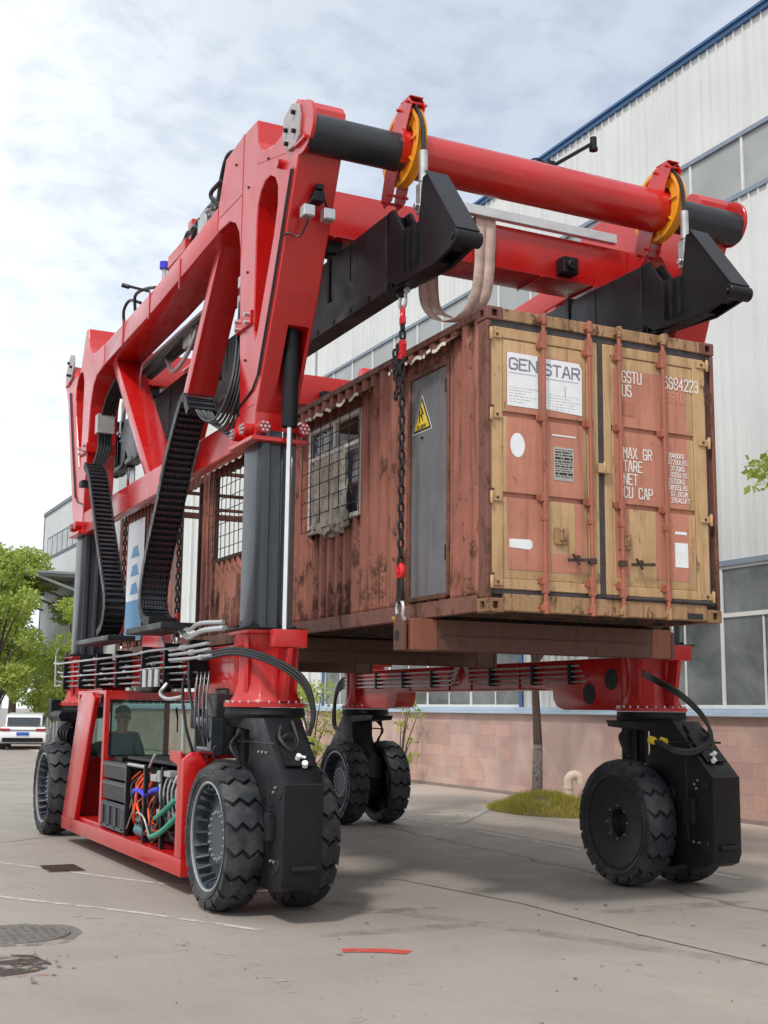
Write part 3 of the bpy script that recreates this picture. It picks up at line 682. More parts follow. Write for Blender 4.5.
# lower side beams between the turrets
def side_beam():
    prof = [(2.60, 2.34), (9.15, 2.34), (9.15, 2.38), (10.0, 2.38), (10.0, 1.775), (8.35, 1.775), (8.22, 1.80), (8.14, 1.88), (8.12, 2.03), (3.98, 2.03), (3.96, 1.90), (3.88, 1.81), (3.74, 1.775), (2.60, 1.775)]
    b = plate_with_hole(prof, [], -1.16, -.84, 'side_beam', RED, CR, .008)
    m = MB()
    for y in (2.80, 3.22): m.lathe([(-.835, .02), (-.835, .12), (-.842, .12), (-.842, .02)], (0, y, 1.96 if y > 3 else 2.12), 24)
    m.build('access_hole', BLKP, b)
    m = MB().box((-1.18, 2.6, 2.342), (-.82, 9.1, 2.356)).box((-1.18, 4.4, 2.012), (-.82, 8.1, 2.026))
    for y in (4.7, 5.9, 6.5, 7.7): m.box((-.84, y, 2.03), (-.82, y + .02, 2.34))
    m.build('beam_flange', RED, b, bevel=.002)
    for k, z in enumerate((2.10, 2.16, 2.22, 2.28)):
        p = MB().tube([(-.79, 3.2 + k * .05, z), (-.79, 5.8 + k * .04, z), (-.79, 5.9 + k * .04, z + .04), (-.79, 5.94 + k * .04, 2.42), (-.85, 6.05, 2.45)], .011, 6)
        p.tube([(-.79, 6.25 - k * .04, 2.42), (-.79, 6.28 - k * .04, z + .03), (-.79, 6.38, z), (-.79, 9.9, z)], .014, 6)
        p.build('hydraulic_pipe', ZNC, b)
    m = MB()
    for y in (3.5, 4.3, 5.3, 6.9, 7.8, 8.7, 9.5): m.box((-.83, y, 2.07), (-.765, y + .045, 2.31))
    m.build('pipe_clamp', BLK, b)
    return b
sb = side_beam(); mirror_mesh(sb, 0, CR)

# cross box beams joining the two upper frames and the winch tube line
for y0, y1 in ((2.36, 2.86), (9.04, 9.54)):
    m = MB().box((-.846, y0, 6.50), (MX + .846, y1, 6.99))
    for x in (-.4, .35, 2.1, 2.8): m.box((x, y0 - .012, 6.48), (x + .02, y1 + .012, 6.50))
    c = m.build('cross_beam', RED, CR, bevel=.012, seg=2)
    MB().box((2.30, y0 - .16, 6.53), (2.50, y0 - .003, 6.72)).cyl((2.40, y0 - .2, 6.62), (2.40, y0 - .1, 6.62), .06, 14).build('motor_block', BLK, c, bevel=.01)
    m = MB().box((-.60, y0 + .1, 6.36), (-.25, y0 + .3, 6.497)).build('end_bracket', BLK, c, bevel=.01)
for yt in (1.05, 2 * YC - 1.05):
    sgy = -1 if yt < YC else 1
    c = MB().cyl((-.235, yt, 6.87), (MX + .235, yt, 6.87), .215, 40).build('cross_tube', RED, CR)
    for x0, x1 in ((-1.268, -.30), (MX + .30, MX + 1.268)):
        MB().cyl((x0, yt, 6.87), (x1, yt, 6.87), .175, 36).build('tube_sleeve', BTUB, c)
    if yt < YC:
        a = MB().bar((1.33, yt, 7.06), (1.88, yt - .02, 7.45), .045, .035).bar((1.36, yt, 7.02), (1.36, yt, 7.14), .07, .07, up=(1, 0, 0)).tube([(1.1, yt, 7.09), (1.2, yt, 7.14), (1.3, yt - .02, 7.10)], .009, 6, smooth=4).build('camera_arm', BLK, c)
        MB().cyl((1.87, yt - .02, 7.50), (1.87, yt - .02, 7.38), .035, 12).cyl((1.87, yt - .02, 7.39), (1.87, yt - .02, 7.36), .045, 12).build('camera', BLK, a)
    for xs in (-.265, MX + .265):
        m = MB().lathe([(xs - .045, .375), (xs - .045, .335), (xs - .014, .32), (xs - .014, .215), (xs + .014, .215), (xs + .014, .32), (xs + .045, .335), (xs + .045, .375), (xs + .022, .345), (xs - .022, .345)], (0, yt, 6.93), 64, close=True)
        for k in range(8):
            a = k * math.pi / 4; m.bar((xs, yt + .21 * math.cos(a), 6.93 + .21 * math.sin(a)), (xs, yt + .335 * math.cos(a), 6.93 + .335 * math.sin(a)), .07, .014, up=(1, 0, 0) if False else (0, -math.sin(a), math.cos(a)))
        sh = m.build('sheave', YEL, CR, smooth=40)
        f = lambda y: yt + (y - 1.05) * (-sgy)
        m = MB()
        for xg in (xs - .075, xs + .063):
            m.prism([(f(1.02), 7.31), (f(.82), 7.32), (f(.76), 7.24), (f(.86), 7.06), (f(.92), 6.92), (f(1.08), 6.62), (f(1.16), 6.44), (f(1.32), 6.42), (f(1.38), 6.52), (f(1.28), 6.82), (f(1.22), 7.0), (f(1.12), 7.2)], xg, xg + .012)
        m.box((xs - .07, min(f(.80), f(1.0)), 7.322), (xs + .07, max(f(.80), f(1.0)), 7.334))
        g = m.build('sheave_guard', RED, sh, bevel=.002)
        m = MB()
        for y_, z_ in ((.82, 7.27), (1.0, 7.26), (1.30, 6.47), (1.18, 6.50)): m.cyl((xs - .11, f(y_), z_), (xs + .11, f(y_), z_), .014, 10)
        m.cyl((xs - .10, yt, 6.90), (xs + .10, yt, 6.90), .20, 28)
        m.build('guard_pin', RED, sh)
        ry = f(1.05 - .385)
        pts = [(xs, f(1.05 + .372 * math.cos(a)), 6.93 + .372 * math.sin(a)) for a in [R(60 + 12 * k) for k in range(11)]]
        rp = MB().tube(pts + [(xs, ry, 6.80), (xs, ry, 6.62)], .021, 8).build('wire_rope', RUBH, sh)
        MB().cyl((xs, ry, 6.74), (xs, ry, 6.44), .042, 14).cyl((xs, ry, 6.46), (xs, ry, 6.40), .03, 10).build('rope_socket', ZNC, rp, bevel=.006)
        MB().box((xs - .05, ry - .04, 6.14), (xs - .03, ry + .05, 6.42)).box((xs + .03, ry - .04, 6.14), (xs + .05, ry + .05, 6.42)).cyl((xs - .09, ry, 6.20), (xs + .09, ry, 6.20), .03, 10).build('clevis', STL, rp, bevel=.004)

# hoist beams: one along each side above the container, hung from the four ropes
def hoist_beam(xc):
    prof = [(xc - .11, 6.32), (xc - .11, 5.90), (xc - .07, 5.66), (xc + .07, 5.66), (xc + .11, 5.90), (xc + .11, 6.32)]
    hb = MB().prism(prof, 1.22, 2 * YC - 1.22, 'y').build('hoist_beam', BLKB, CR, bevel=.006)
    MB().box((xc - .105, 1.23, 5.575), (xc + .105, 2 * YC - 1.23, 5.655)).build('lower_flange', BLKB, hb, bevel=.005)
    m = MB()
    for k in range(22):
        y = 1.6 + k * .41; m.cyl((xc - .112, y, 5.615), (xc + .112, y, 5.615), .028, 10)
        if k % 3 == 1: m.box((xc - .116, y, 5.92), (xc + .116, y + .012, 6.31))
    m.build('flange_boss', BLK, hb)
    for e in (0, 1):
        f = (lambda y: y) if not e else (lambda y: 2 * YC - y)
        prof = [(-.10, 5.61), (-.10, 5.71), (.44, 6.42), (.52, 6.42), (.57, 6.14), (.60, 6.03), (.90, 6.06), (1.10, 6.33), (1.218, 6.33), (1.218, 5.70), (1.05, 5.58), (.33, 5.54)]
        h = MB()
        for xa in (xc - .10, xc + .07): h.prism([(f(a), b) for a, b in prof], xa, xa + .035)
        h.prism([(f(a), b) for a, b in ((-.08, 5.63), (-.08, 5.71), (.40, 6.35), (.46, 6.20), (.1, 5.60))], xc - .069, xc + .069)
        h.box((xc - .069, min(f(.3), f(1.2)), 5.56), (xc + .069, max(f(.3), f(1.2)), 5.60))
        h.box((xc - .069, min(f(1.18), f(1.215)), 5.60), (xc + .069, max(f(1.18), f(1.215)), 6.31))
        hd = h.build('beam_head', BLK, hb, bevel=.005)
        # struct ribs, cover plate, roller
        m = MB()
        for yy in (.60, .72, .84): m.box((xc - .135, min(f(yy), f(yy + .012)), 5.64), (xc - .101, max(f(yy), f(yy + .012)), 6.02)).box((xc + .101, min(f(yy), f(yy + .012)), 5.64), (xc + .135, max(f(yy), f(yy + .012)), 6.02))
        m.build('head_rib', BLKB, hb)
        MB().bar((xc, f(-.115), 5.722), (xc, f(.445), 6.445), .225, .014, up=(0, -.7 if not e else .7, .7)).build('head_cover', BLKB, hb)
        MB().cyl((xc - .13, f(-.08), 5.655), (xc + .13, f(-.08), 5.655), .070, 18).cyl((xc - .145, f(-.08), 5.655), (xc + .145, f(-.08), 5.655), .03, 10).build('guide_roller', BLK, hb, bevel=.006)
        MB().prism([(f(.98), 5.60), (f(1.18), 5.60), (f(1.13), 5.50), (f(1.03), 5.50)], xc - .02, xc + .02).build('lifting_eye', BLK, hb)
    for yy in (4.4, 7.85): MB().prism([(yy - .1, 5.60), (yy + .1, 5.60), (yy + .05, 5.50), (yy - .05, 5.50)], xc - .02, xc + .02).build('lifting_eye', BLK, hb)
    # dark clamp plates round the beam
    m = MB()
    for yy in (2.5, 5.95, 9.4): m.box((xc - .13, yy, 5.86), (xc + .13, yy + .06, 6.36))
    m.build('beam_band', BLK, hb)
XB = -.25
hoist_beam(XB); hoist_beam(MX - XB)

# energy chains
def energy_chain(path, x, w):
    P = spline(path, 10)
    # resample evenly
    out = [P[0]]; acc = 0; step = .075
    for a, b in zip(P, P[1:]):
        a = Vector(a); b = Vector(b); l = (b - a).length; d = 0
        while acc + (l - d) >= step:
            d += step - acc; acc = 0; out.append(a.lerp(b, d / l))
        acc += l - d
    side = MB(); rung = MB()
    for i in range(len(out) - 1):
        a, b = out[i], out[i + 1]; t = (b - a).normalized()
        for xx in (x - w / 2, x + w / 2 - .02):
            side.bar((xx + .01, a.y, a.z), (xx + .01, b.y, b.z), .022 if i % 2 else .018, .088, up=(0, -t.z, t.y))
        nrm = Vector((0, -t.z, t.y)); mid = (a + b) / 2
        for s_ in (-1, 1):
            p = mid + nrm * .040 * s_
            rung.bar((x - w / 2 + .022, p.y, p.z), (x + w / 2 - .022, p.y, p.z), .030, .014, up=nrm)
    ec = side.build('energy_chain', BLKB, CR)
    rung.build('chain_rung', GRYT, ec)
    m = MB()
    for k in range(8):
        xx = x - w / 2 + .04 + k * (w - .08) / 7
        m.tube([(xx, p.y, p.z) for p in out[::3] + [out[-1]]], .020, 6)
    m.build('chain_hose', RUBH, ec)
energy_chain([(0, 8.05, 5.0), (0, 7.75, 4.80), (0, 7.45, 4.38), (0, 7.2, 4.0), (0, 6.8, 3.45), (0, 6.53, 3.05), (0, 6.62, 2.76), (0, 6.9, 2.64)], -1.44, .26)
energy_chain([(0, 3.25, 4.72), (0, 3.42, 4.92), (0, 3.62, 4.80), (0, 4.0, 4.37), (0, 4.25, 3.97), (0, 4.66, 3.36), (0, 4.80, 2.95), (0, 4.66, 2.72), (0, 4.35, 2.66)], -1.44, .31)
MB().bar((-1.44, 3.75, 2.585), (-1.44, 5.15, 2.585), .40, .07).build('chain_tray', BLKB, CR, bevel=.01)
MB().bar((-1.44, 6.1, 2.57), (-1.44, 7.9, 2.57), .34, .06).build('chain_tray', BLKB, CR, bevel=.01)
MB().box((-1.60, 7.95, 4.7), (-1.27, 8.15, 4.78)).box((-1.30, 7.9, 4.55), (-1.268, 8.3, 4.8)).build('chain_bracket', BLK, CR, bevel=.004)

# hoses: bundle hanging in the near bay and others
random.seed(3)
for k in range(7):
    o_ = k * .028
    MB().tube([(-1.20 + o_, 2.80, 6.62), (-1.22 + o_, 2.80, 6.0), (-1.27 + o_, 2.72, 5.30), (-1.36 + o_, 2.62, 4.86 - o_ * .6), (-1.42 + o_, 2.80, 4.60 - o_ * 1.0), (-1.46 + o_, 3.1, 4.62 - o_ * .3), (-1.52 + o_, 3.27, 4.78)], .014 + .004 * (k % 2), 8, smooth=7).build('hose', RUBH if k % 3 else GRYT, CR)
m = MB()
for z in (5.95, 5.75): m.box((-1.24, 2.77, z), (-1.02, 2.83, z + .12))
m.build('hose_clamp', ZNC, CR, bevel=.004)
for k in range(5):
    o_ = k * .04
    MB().tube([(-1.02 + o_, 8.3, 6.5), (-1.12 + o_, 8.7, 6.2), (-1.16 + o_, 8.95, 5.8), (-1.18 + o_, 8.95, 5.4), (-1.34 + o_ * .6, 8.6, 5.05), (-1.50 + o_, 8.1, 5.0)], .022, 8, smooth=6).build('hose', RUBH, CR)
MB().box((-1.22, 8.88, 5.66), (-.97, 9.04, 5.94)).build('hose_clamp', ZNC, CR, bevel=.004)
# clutter on the top chord
def top_clutter():
    for k in range(6):
        y = 4.1 + k * .22; MB().tube([(-1.1 + k * .03, y - .35, 7.06), (-1.14, y - .3, 7.3), (-1.1, y + .1, 7.42 - .02 * k), (-1.12, y + .5, 7.25), (-1.1, y + .7, 7.06)], .022, 8, smooth=6).build('hose', RUBH if k % 2 else GRYT, CR)
    MB().box((-1.2, 4.9, 7.06), (-.95, 5.6, 7.22)).cbox((-1.08, 4.95, 7.32), (.1, .16, .3)).build('valve_bracket', RED, CR, bevel=.01)
    MB().cbox((-1.08, 4.4, 7.22), (.16, .3, .26)).cyl((-1.08, 4.7, 7.3), (-1.08, 4.2, 7.4), .05, 10).build('valve_block', ZNC, CR, bevel=.02)
    MB().cyl((-1.10, 6.1, 7.06), (-1.10, 6.1, 7.24), .03, 10).build('air_filter', ZNC, CR); MB().cyl((-1.10, 6.1, 7.24), (-1.10, 6.1, 7.33), .06, 12).build('filter_cap', BLU, CR)
    MB().tube([(-1.12, 7.4, 7.06), (-1.15, 7.3, 7.25), (-1.12, 6.9, 7.22), (-1.1, 6.5, 7.12)], .022, 8, smooth=6).tube([(-1.12, 8.0, 7.06), (-1.15, 7.9, 7.22), (-1.12, 7.7, 7.30), (-1.1, 7.2, 7.12)], .022, 8, smooth=6).build('hose', RUBH, CR)
    MB().bar((-1.35, 6.9, 7.22), (-1.1, 6.75, 7.14), .03, .03).cyl((-1.42, 6.95, 7.24), (-1.34, 6.9, 7.21), .03, 10).build('lamp_stalk', BLK, CR)
    MB().tube([(-1.0, 3.0, 7.5), (-1.2, 3.3, 7.62), (-1.2, 3.6, 7.45), (-1.2, 3.7, 7.1)], .025, 8, smooth=6).tube([(-1.2, 3.5, 7.06), (-1.3, 3.65, 7.25), (-1.25, 3.45, 7.35)], .025, 8, smooth=6).build('hose', RUBH, CR)
top_clutter()
# long pipe run under the top chord inside the left frame
pt = MB().box((-.70, 3.0, 6.62), (-.45, 8.9, 6.66)).build('cable_tray', ALU, CR)
MB().tube([(-.58, 3.0, 6.58), (-.58, 8.9, 6.58)], .06, 12).tube([(-.47, 3.0, 6.58), (-.47, 8.9, 6.58)], .045, 10).build('tray_cable', BLKB, pt)
m = MB().cbox((-.6, 6.2, 6.40), (.3, .3, .2)).tube([(-.7, 5.9, 6.5), (-.75, 6.1, 6.2), (-.7, 6.9, 6.15), (-.6, 7.6, 6.5)], .03, 8, smooth=6)
m.build('valve_block', ZNC, CR, bevel=.02)
MB().box((-.85, 5.5, 5.9), (-.6, 6.0, 5.93)).build('bracket', RED, CR)

# pipes and fittings outside the left side beam
random.seed(11)
for k in range(6):
    z = 2.04 + .066 * k; x = -1.30 - .03 * (k % 3); y1 = 10.1 if k % 2 else 9.6; y0 = 3.2 + .25 * (k % 4)
    p = MB().tube([(x, y0, z), (x, 5.2, z + .01), (x - .02, 5.6, z - .01), (x, y1, z), (x, y1 + .25, z + .02)], .010 + .004 * (k % 2), 8)
    for q in range(6):
        y = 3.6 + q * 1.15 + .13 * k; p.cyl((x, y, z), (x, y + .09, z), .018 + .005 * (k % 2), 8)
    p.build('hydraulic_pipe', (ZNC, GRYT, GAL)[k % 3], CR)
m = MB()
for y in (3.6, 4.5, 5.4, 6.6, 7.6, 8.6, 9.6): m.box((-1.37, y, 1.99), (-1.165, y + .05, 2.44))
m.build('pipe_clamp', BLK, CR, bevel=.004)
m = MB()
for k in range(3):
    m.tube([(-1.42, 2.75 + .05 * k, 2.25 + .06 * k), (-1.42, 3.4, 2.24 + .06 * k), (-1.40, 4.2, 2.25 + .05 * k)], .017, 8)
    m.cyl((-1.42, 3.0 + .3 * k, 2.24 + .06 * k), (-1.42, 3.12 + .3 * k, 2.24 + .06 * k), .03, 8)
m.tube([(-1.36, 2.55, 2.50), (-1.40, 3.1, 2.50), (-1.38, 3.6, 2.46), (-1.35, 4.0, 2.55)], .030, 8, smooth=6)
m.tube([(-1.36, 2.60, 2.56), (-1.40, 3.2, 2.58), (-1.38, 3.6, 2.54), (-1.35, 4.1, 2.6)], .022, 8, smooth=6)
m.build('hydraulic_pipe', GAL, CR)
def bighose(mir):
    g = (lambda x: MX - x) if mir else (lambda x: x)
    for k in range(3):
        o_ = .025 * k
        MB().tube([(g(-1.42 + (.55 if mir else 0)), 2.95, 2.22 + o_), (g(-1.34 + (.4 if mir else 0)), 2.3, 2.25 + o_), (g(-1.2 + (.3 if mir else 0)), 1.78, 2.16 + o_), (g(-1.0), 1.52 - o_, 1.98 + o_), (g(-.92), 1.44 - o_, 1.74), (g(-.95), 1.42, 1.52)], .017, 8, smooth=8).build('hose', RUBH, CR)
bighose(False)
for k in range(3):
    o_ = .028 * k
    MB().tube([(3.12, 2.02, 2.14 + o_ * .7), (2.98, 1.60, 2.05 + o_ * .7), (3.06, 1.32, 1.90 + o_ * .7), (3.27, 1.25, 1.69 + o_ * .5), (3.31 - o_ * .4, 1.20, 1.50), (3.12 - o_ * .3, 1.22, 1.36 + o_ * .6), (2.92, 1.3, 1.37 + o_ * .6), (2.88 + o_, 1.54, 1.47)], .018, 8, smooth=8).build('hose', RUBH, CR)
for yo in (0.0,):
    for k in range(3):
        MB().tube([(MX + .86, 2.35, 1.62), (MX + .70 - .05 * k, 2.30, 1.60 - .03 * k), (MX + .58 - .02 * k, 2.25, 1.45), (MX + .66 - .03 * k, 2.2, 1.28)], .014, 8, smooth=7).build('hose', RUBH, CR)
MB().cyl((2.86, 1.60, 1.485), (2.87, 1.54, 1.472), .038, 12).cyl((3.0, 1.60, 1.475), (3.01, 1.54, 1.46), .038, 12).build('hose_ferrule', SYEL, CR)
for k in range(4):
    MB().tube([(MX + .9, 9.95, 2.10 + .05 * k), (MX + .9, 10.25, 2.10 + .05 * k), (MX + .9, 10.5, 1.95 + .03 * k), (MX + .95, 10.62 + .03 * k, 1.5), (MX + 1.0, 10.4, 1.35)], .022, 8, smooth=7).build('hose', RUBH, CR)
# left far steering parts
MB().cbox((-1.35, 9.2, 1.62), (.35, .5, .14)).cyl((-1.5, 9.6, 1.62), (-1.5, 8.9, 1.62), .06, 12).cbox((-1.45, 9.7, 1.75), (.15, .2, .2)).build('steering_cylinder', BLK, CR, bevel=.01)

# ---- cab and power pack hung under the left side beam
cab = MB()
cab.box((-1.57, 3.02, .17), (-.42, 8.35, .335))
cabf = cab.build('chassis_tray', RED, CR, bevel=.01, seg=2)
MB().prism([(8.33, .336), (7.62, .336), (6.80, 1.86), (6.98, 1.93), (7.45, 1.93), (7.66, 1.80)], -1.565, -1.50).build('side_post', RED, cabf, bevel=.01, seg=2)
MB().prism([(-1.57, .337), (-1.36, .337), (-1.36, 1.18), (-1.25, 1.26), (-.84, 1.30), (-.84, 1.58), (-1.06, 1.42), (-1.20, 1.33), (-1.49, 1.33), (-1.57, 1.26)], 3.03, 3.13, 'y').build('rear_bracket', RED, cabf, bevel=.012, seg=2)
MB().prism([(3.14, 1.20), (3.14, .337), (3.24, .337), (3.24, 1.20), (3.5, 1.24), (3.5, 1.33), (3.14, 1.33)], -1.568, -1.545).build('rear_bracket', RED, cabf, bevel=.004)
MB().box((-.86, 2.95, 1.25), (-.45, 3.10, 1.75)).prism([(-.85, 1.3), (-.6, .9), (-.4, 1.7), (-.85, 1.76)], 3.15, 3.25, 'y').build('rear_bracket', REDD, cabf, bevel=.01)
# cab box: walls with the front window looking along -Y
cb = MB()
cb.box((-1.50, 6.50, .336), (-1.44, 6.60, 1.95)).box((-.33, 6.50, .336), (-.27, 6.60, 1.95)).box((-1.44, 6.50, 1.84), (-.33, 6.60, 1.95)).box((-1.44, 6.505, .336), (-.33, 6.59, 1.15))
cb.box((-1.50, 7.95, .336), (-.27, 8.0, 1.1)).box((-1.50, 6.60, 1.90), (-.27, 8.0, 1.95)).box((-1.50, 6.60, .336), (-.27, 8.0, .37)).box((-1.50, 7.92, 1.1), (-1.44, 8.0, 1.9)).box((-.33, 7.92, 1.1), (-.27, 8.0, 1.9))
cb.box((-.31, 6.6, .37), (-.28, 7.95, 1.1))
cabin = cb.build('cab', RED, CR, bevel=.006)
wf = MB().box((-1.435, 6.488, 1.155), (-.335, 6.503, 1.18)).box((-1.435, 6.488, 1.81), (-.335, 6.503, 1.835)).box((-1.435, 6.488, 1.18), (-1.415, 6.503, 1.81)).box((-.355, 6.488, 1.18), (-.335, 6.503, 1.81)).build('windscreen', BLK, cabin)
MB().box((-1.414, 6.492, 1.181), (-.356, 6.499, 1.809)).build('pane', CABG, wf)
MB().box((-1.43, 7.955, 1.12), (-.34, 7.962, 1.88)).build('rear_pane', CABG, cabin)
MB().bar((-.62, 6.47, 1.75), (-.60, 6.47, 1.62), .02, .02).bar((-.60, 6.47, 1.62), (-.60, 6.47, 1.45), .012, .02).build('wiper', BLK, cabin)
MB().cbox((-.95, 7.45, .72), (.46, .46, .1)).cbox((-.95, 7.70, 1.05), (.44, .10, .6)).cbox((-.95, 7.45, .52), (.3, .3, .3)).build('driver_seat', BLK, cabin, bevel=.03, seg=2)
MB().box((-1.36, 3.5, 1.155), (-.5, 5.9, 1.19)).build('cover_plate', BLKB, CR, bevel=.004)
MB().cbox((-1.2, 6.2, 1.06), (.4, .4, .22)).build('control_box', BLK, CR, bevel=.01)
bx = MB().cbox((-1.22, 2.85, 1.60), (.30, .24, .58)).build('junction_box', simple('dark_green_black', (.02, .025, .024), .35, coat=.2), CR, bevel=.012)
MB().cbox((-1.0, 3.15, 1.65), (.35, .4, .6)).cbox((-1.0, 3.7, 1.45), (.4, .4, .4)).build('hydraulic_tank', BLK, CR, bevel=.02)
# battery racks
for k, (z0, z1) in enumerate(((.36, .66), (.68, .90), (.92, 1.12))):
    rk = MB().box((-1.50, 5.35, z0), (-.70, 6.45, z1)).build('battery_module', BAT, CR, bevel=.012)
    m = MB().box((-1.512, 5.36, z1 - .045), (-1.502, 6.44, z1 - .015))
    if k == 0:
        for yy in (5.42, 5.75, 6.05, 6.36): m.box((-1.515, yy, z0 + .02), (-1.502, yy + .07, z1 - .05))
        m.box((-1.515, 5.4, z0), (-1.502, 6.44, z0 + .04))
    m.build('module_rail', RIMG if k == 0 else GRYT, rk)
    m = MB()
    for q in range(9): m.cyl((-1.505, 5.375, z0 + .02 + q * (z1 - z0) / 9), (-1.515, 5.375, z0 + .02 + q * (z1 - z0) / 9), .008, 6)
    m.build('module_bolt', ZNC, rk)
    MB().cbox((-1.30, 5.335, (z0 + z1) / 2), (.035, .02, .07)).build('warning_tag', ORGTAG, rk)
    MB().box((-1.49, 5.338, z1 - .05), (-.9, 5.348, z1 - .03)).build('module_trim', GRYT, rk)
for y in (5.30, 4.55, 3.9): MB().box((-1.52, y, .336), (-1.47, y + .05, 1.15)).build('rack_post', BLK, CR, bevel=.004)
MB().bar((-1.49, 4.5, 1.12), (-1.49, 4.3, 1.26), .02, .02).cyl((-1.5, 4.6, 1.12), (-1.5, 5.3, 1.12), .02, 8).build('handle', ZNC, CR)
random.seed(5)
for k in range(10):
    y = 4.4 + .07 * k; x = -1.44 + .02 * (k % 3)
    MB().tube([(x, y, 1.05), (x - .01, y + .16 + .02 * k, .92), (x - .01, y + .22, .72), (x, y + .10, .56 - .01 * k), (x, y - .12, .55), (x, y - .2, .75)], .010, 8, smooth=7).build('power_cable', ORG, CR)
MB().tube([(-1.50, 4.55, .82), (-1.50, 4.80, .86), (-1.49, 5.05, .84), (-1.46, 5.2, .76)], .028, 10, smooth=7).tube([(-1.50, 4.05, .92), (-1.50, 4.25, .90), (-1.50, 4.4, .87)], .026, 10, smooth=6).build('cable_sleeve', BLU, CR)
m = MB()
for k in range(14):
    m.cbox((-1.40 + random.uniform(-.05, .06), random.uniform(3.3, 4.35), random.uniform(.85, 1.1)), (random.uniform(.06, .16), random.uniform(.08, .22), random.uniform(.05, .12)))
for k in range(6): m.tube([(-1.46, 3.3 + k * .14, 1.08), (-1.50, 3.33 + k * .14, .9), (-1.46, 3.36 + k * .13, .62)], .014, 6, smooth=4)
for k in range(5): m.cbox((-1.43, 3.4 + .2 * k, .66), (.08, .1, .1))
m.build('hydraulic_manifold', ZNC, CR, bevel=.006)
MB().tube([(-1.50, 4.3, .42), (-1.52, 3.9, .50), (-1.5, 3.5, .66), (-1.45, 3.35, .8)], .030, 12, smooth=7).build('coolant_hose', GRN, CR)
MB().tube([(-1.50, 4.15, .62), (-1.52, 3.8, .72), (-1.5, 3.45, .86)], .026, 12, smooth=7).build('coolant_hose', GRN, CR)
MB().cyl((-1.42, 5.05, .43), (-1.42, 4.65, .43), .07, 16).cyl((-1.42, 4.65, .43), (-1.42, 4.5, .43), .04, 12).cbox((-1.44, 4.85, .56), (.12, .14, .06)).build('pump_motor', TEAL, CR, bevel=.006)
MB().tube([(-1.5, 4.9, .60), (-1.54, 4.7, .64), (-1.54, 4.45, .60), (-1.5, 4.35, .40)], .010, 8, smooth=6).build('pipe_elbow', ZNC, CR)
random.seed(77)
for k in range(34):
    y = random.uniform(3.3, 5.2); x = random.uniform(-1.50, -1.34); z = random.uniform(.75, 1.1); yb = y + random.uniform(-.5, .5)
    MB().tube([(x + .06, y, z), (x - .01, y + random.uniform(-.1, .1), z - .12), (x - .02, (y + yb) / 2, z - random.uniform(.25, .4)), (x + .02, yb, random.uniform(.38, .6)), (x + .1, yb + .05, random.uniform(.36, .5))], random.choice((.007, .010, .013)), 6, smooth=5).build('hose', (RUBH, RUBH, RUBH, GRYT, ORG, ZNC)[k % 6], CR)
m = MB().box((-1.30, 3.2, .34), (-.6, 5.3, 1.10)).build('power_pack', BLK, CR, bevel=.02)
m = MB()
for k in range(4):
    y = 2.75 + k * .22
    m.tube([(-1.35, y, 1.28), (-1.42 + .02 * (k % 3), y + .1, 1.6), (-1.38, y + .35, 1.95), (-1.3, y + .5, 2.1)], .016, 7, smooth=5)
m.build('hose', RUBH, CR)
m = MB()
for k in range(4):
    y = 2.75 + k * .12
    m.tube([(-1.40, y, 1.35), (-1.47, y - .1, 1.55), (-1.45, y, 1.85), (-1.4, y + .1, 2.1)], .010, 7, smooth=5)
m.cyl((-1.38, 3.1, 1.36), (-1.38, 2.6, 1.36), .05, 12).cyl((-1.38, 3.15, 1.62), (-1.38, 2.7, 1.62), .06, 12).cbox((-1.38, 2.68, 1.5), (.12, .12, .3))
m.build('valve_block', GRYT, CR, bevel=.006)
MB().tube([(-1.42, 4.2, 2.0), (-1.50, 4.15, 1.90), (-1.48, 3.95, 1.84), (-1.4, 3.7, 1.86)], .020, 8, smooth=6).build('pipe_elbow', GAL, CR)
m = MB()
for k in range(3): m.cyl((-1.44, 4.5 + .24 * k, 1.97), (-1.44, 4.5 + .24 * k, 2.16), .035, 10)
m.build('hose_fitting', GAL, CR, bevel=.004)
MB().cbox((-1.0, 5.5, 2.12), (.3, 1.1, .3)).cbox((-1.2, 5.4, 2.0), (.25, .5, .16)).build('valve_bank', BLK, CR, bevel=.02)
MB().prism([(4.9, 2.42), (5.9, 2.42), (5.8, 2.62), (5.1, 2.56)], -1.25, -1.15).build('guard_plate', RED, CR)
MB().tube([(-1.36, 9.8, 2.05), (-1.36, 10.2, 2.05), (-1.36, 10.25, 2.5), (-1.36, 10.1, 2.6)], .014, 8).build('hand_rail', GAL, CR)
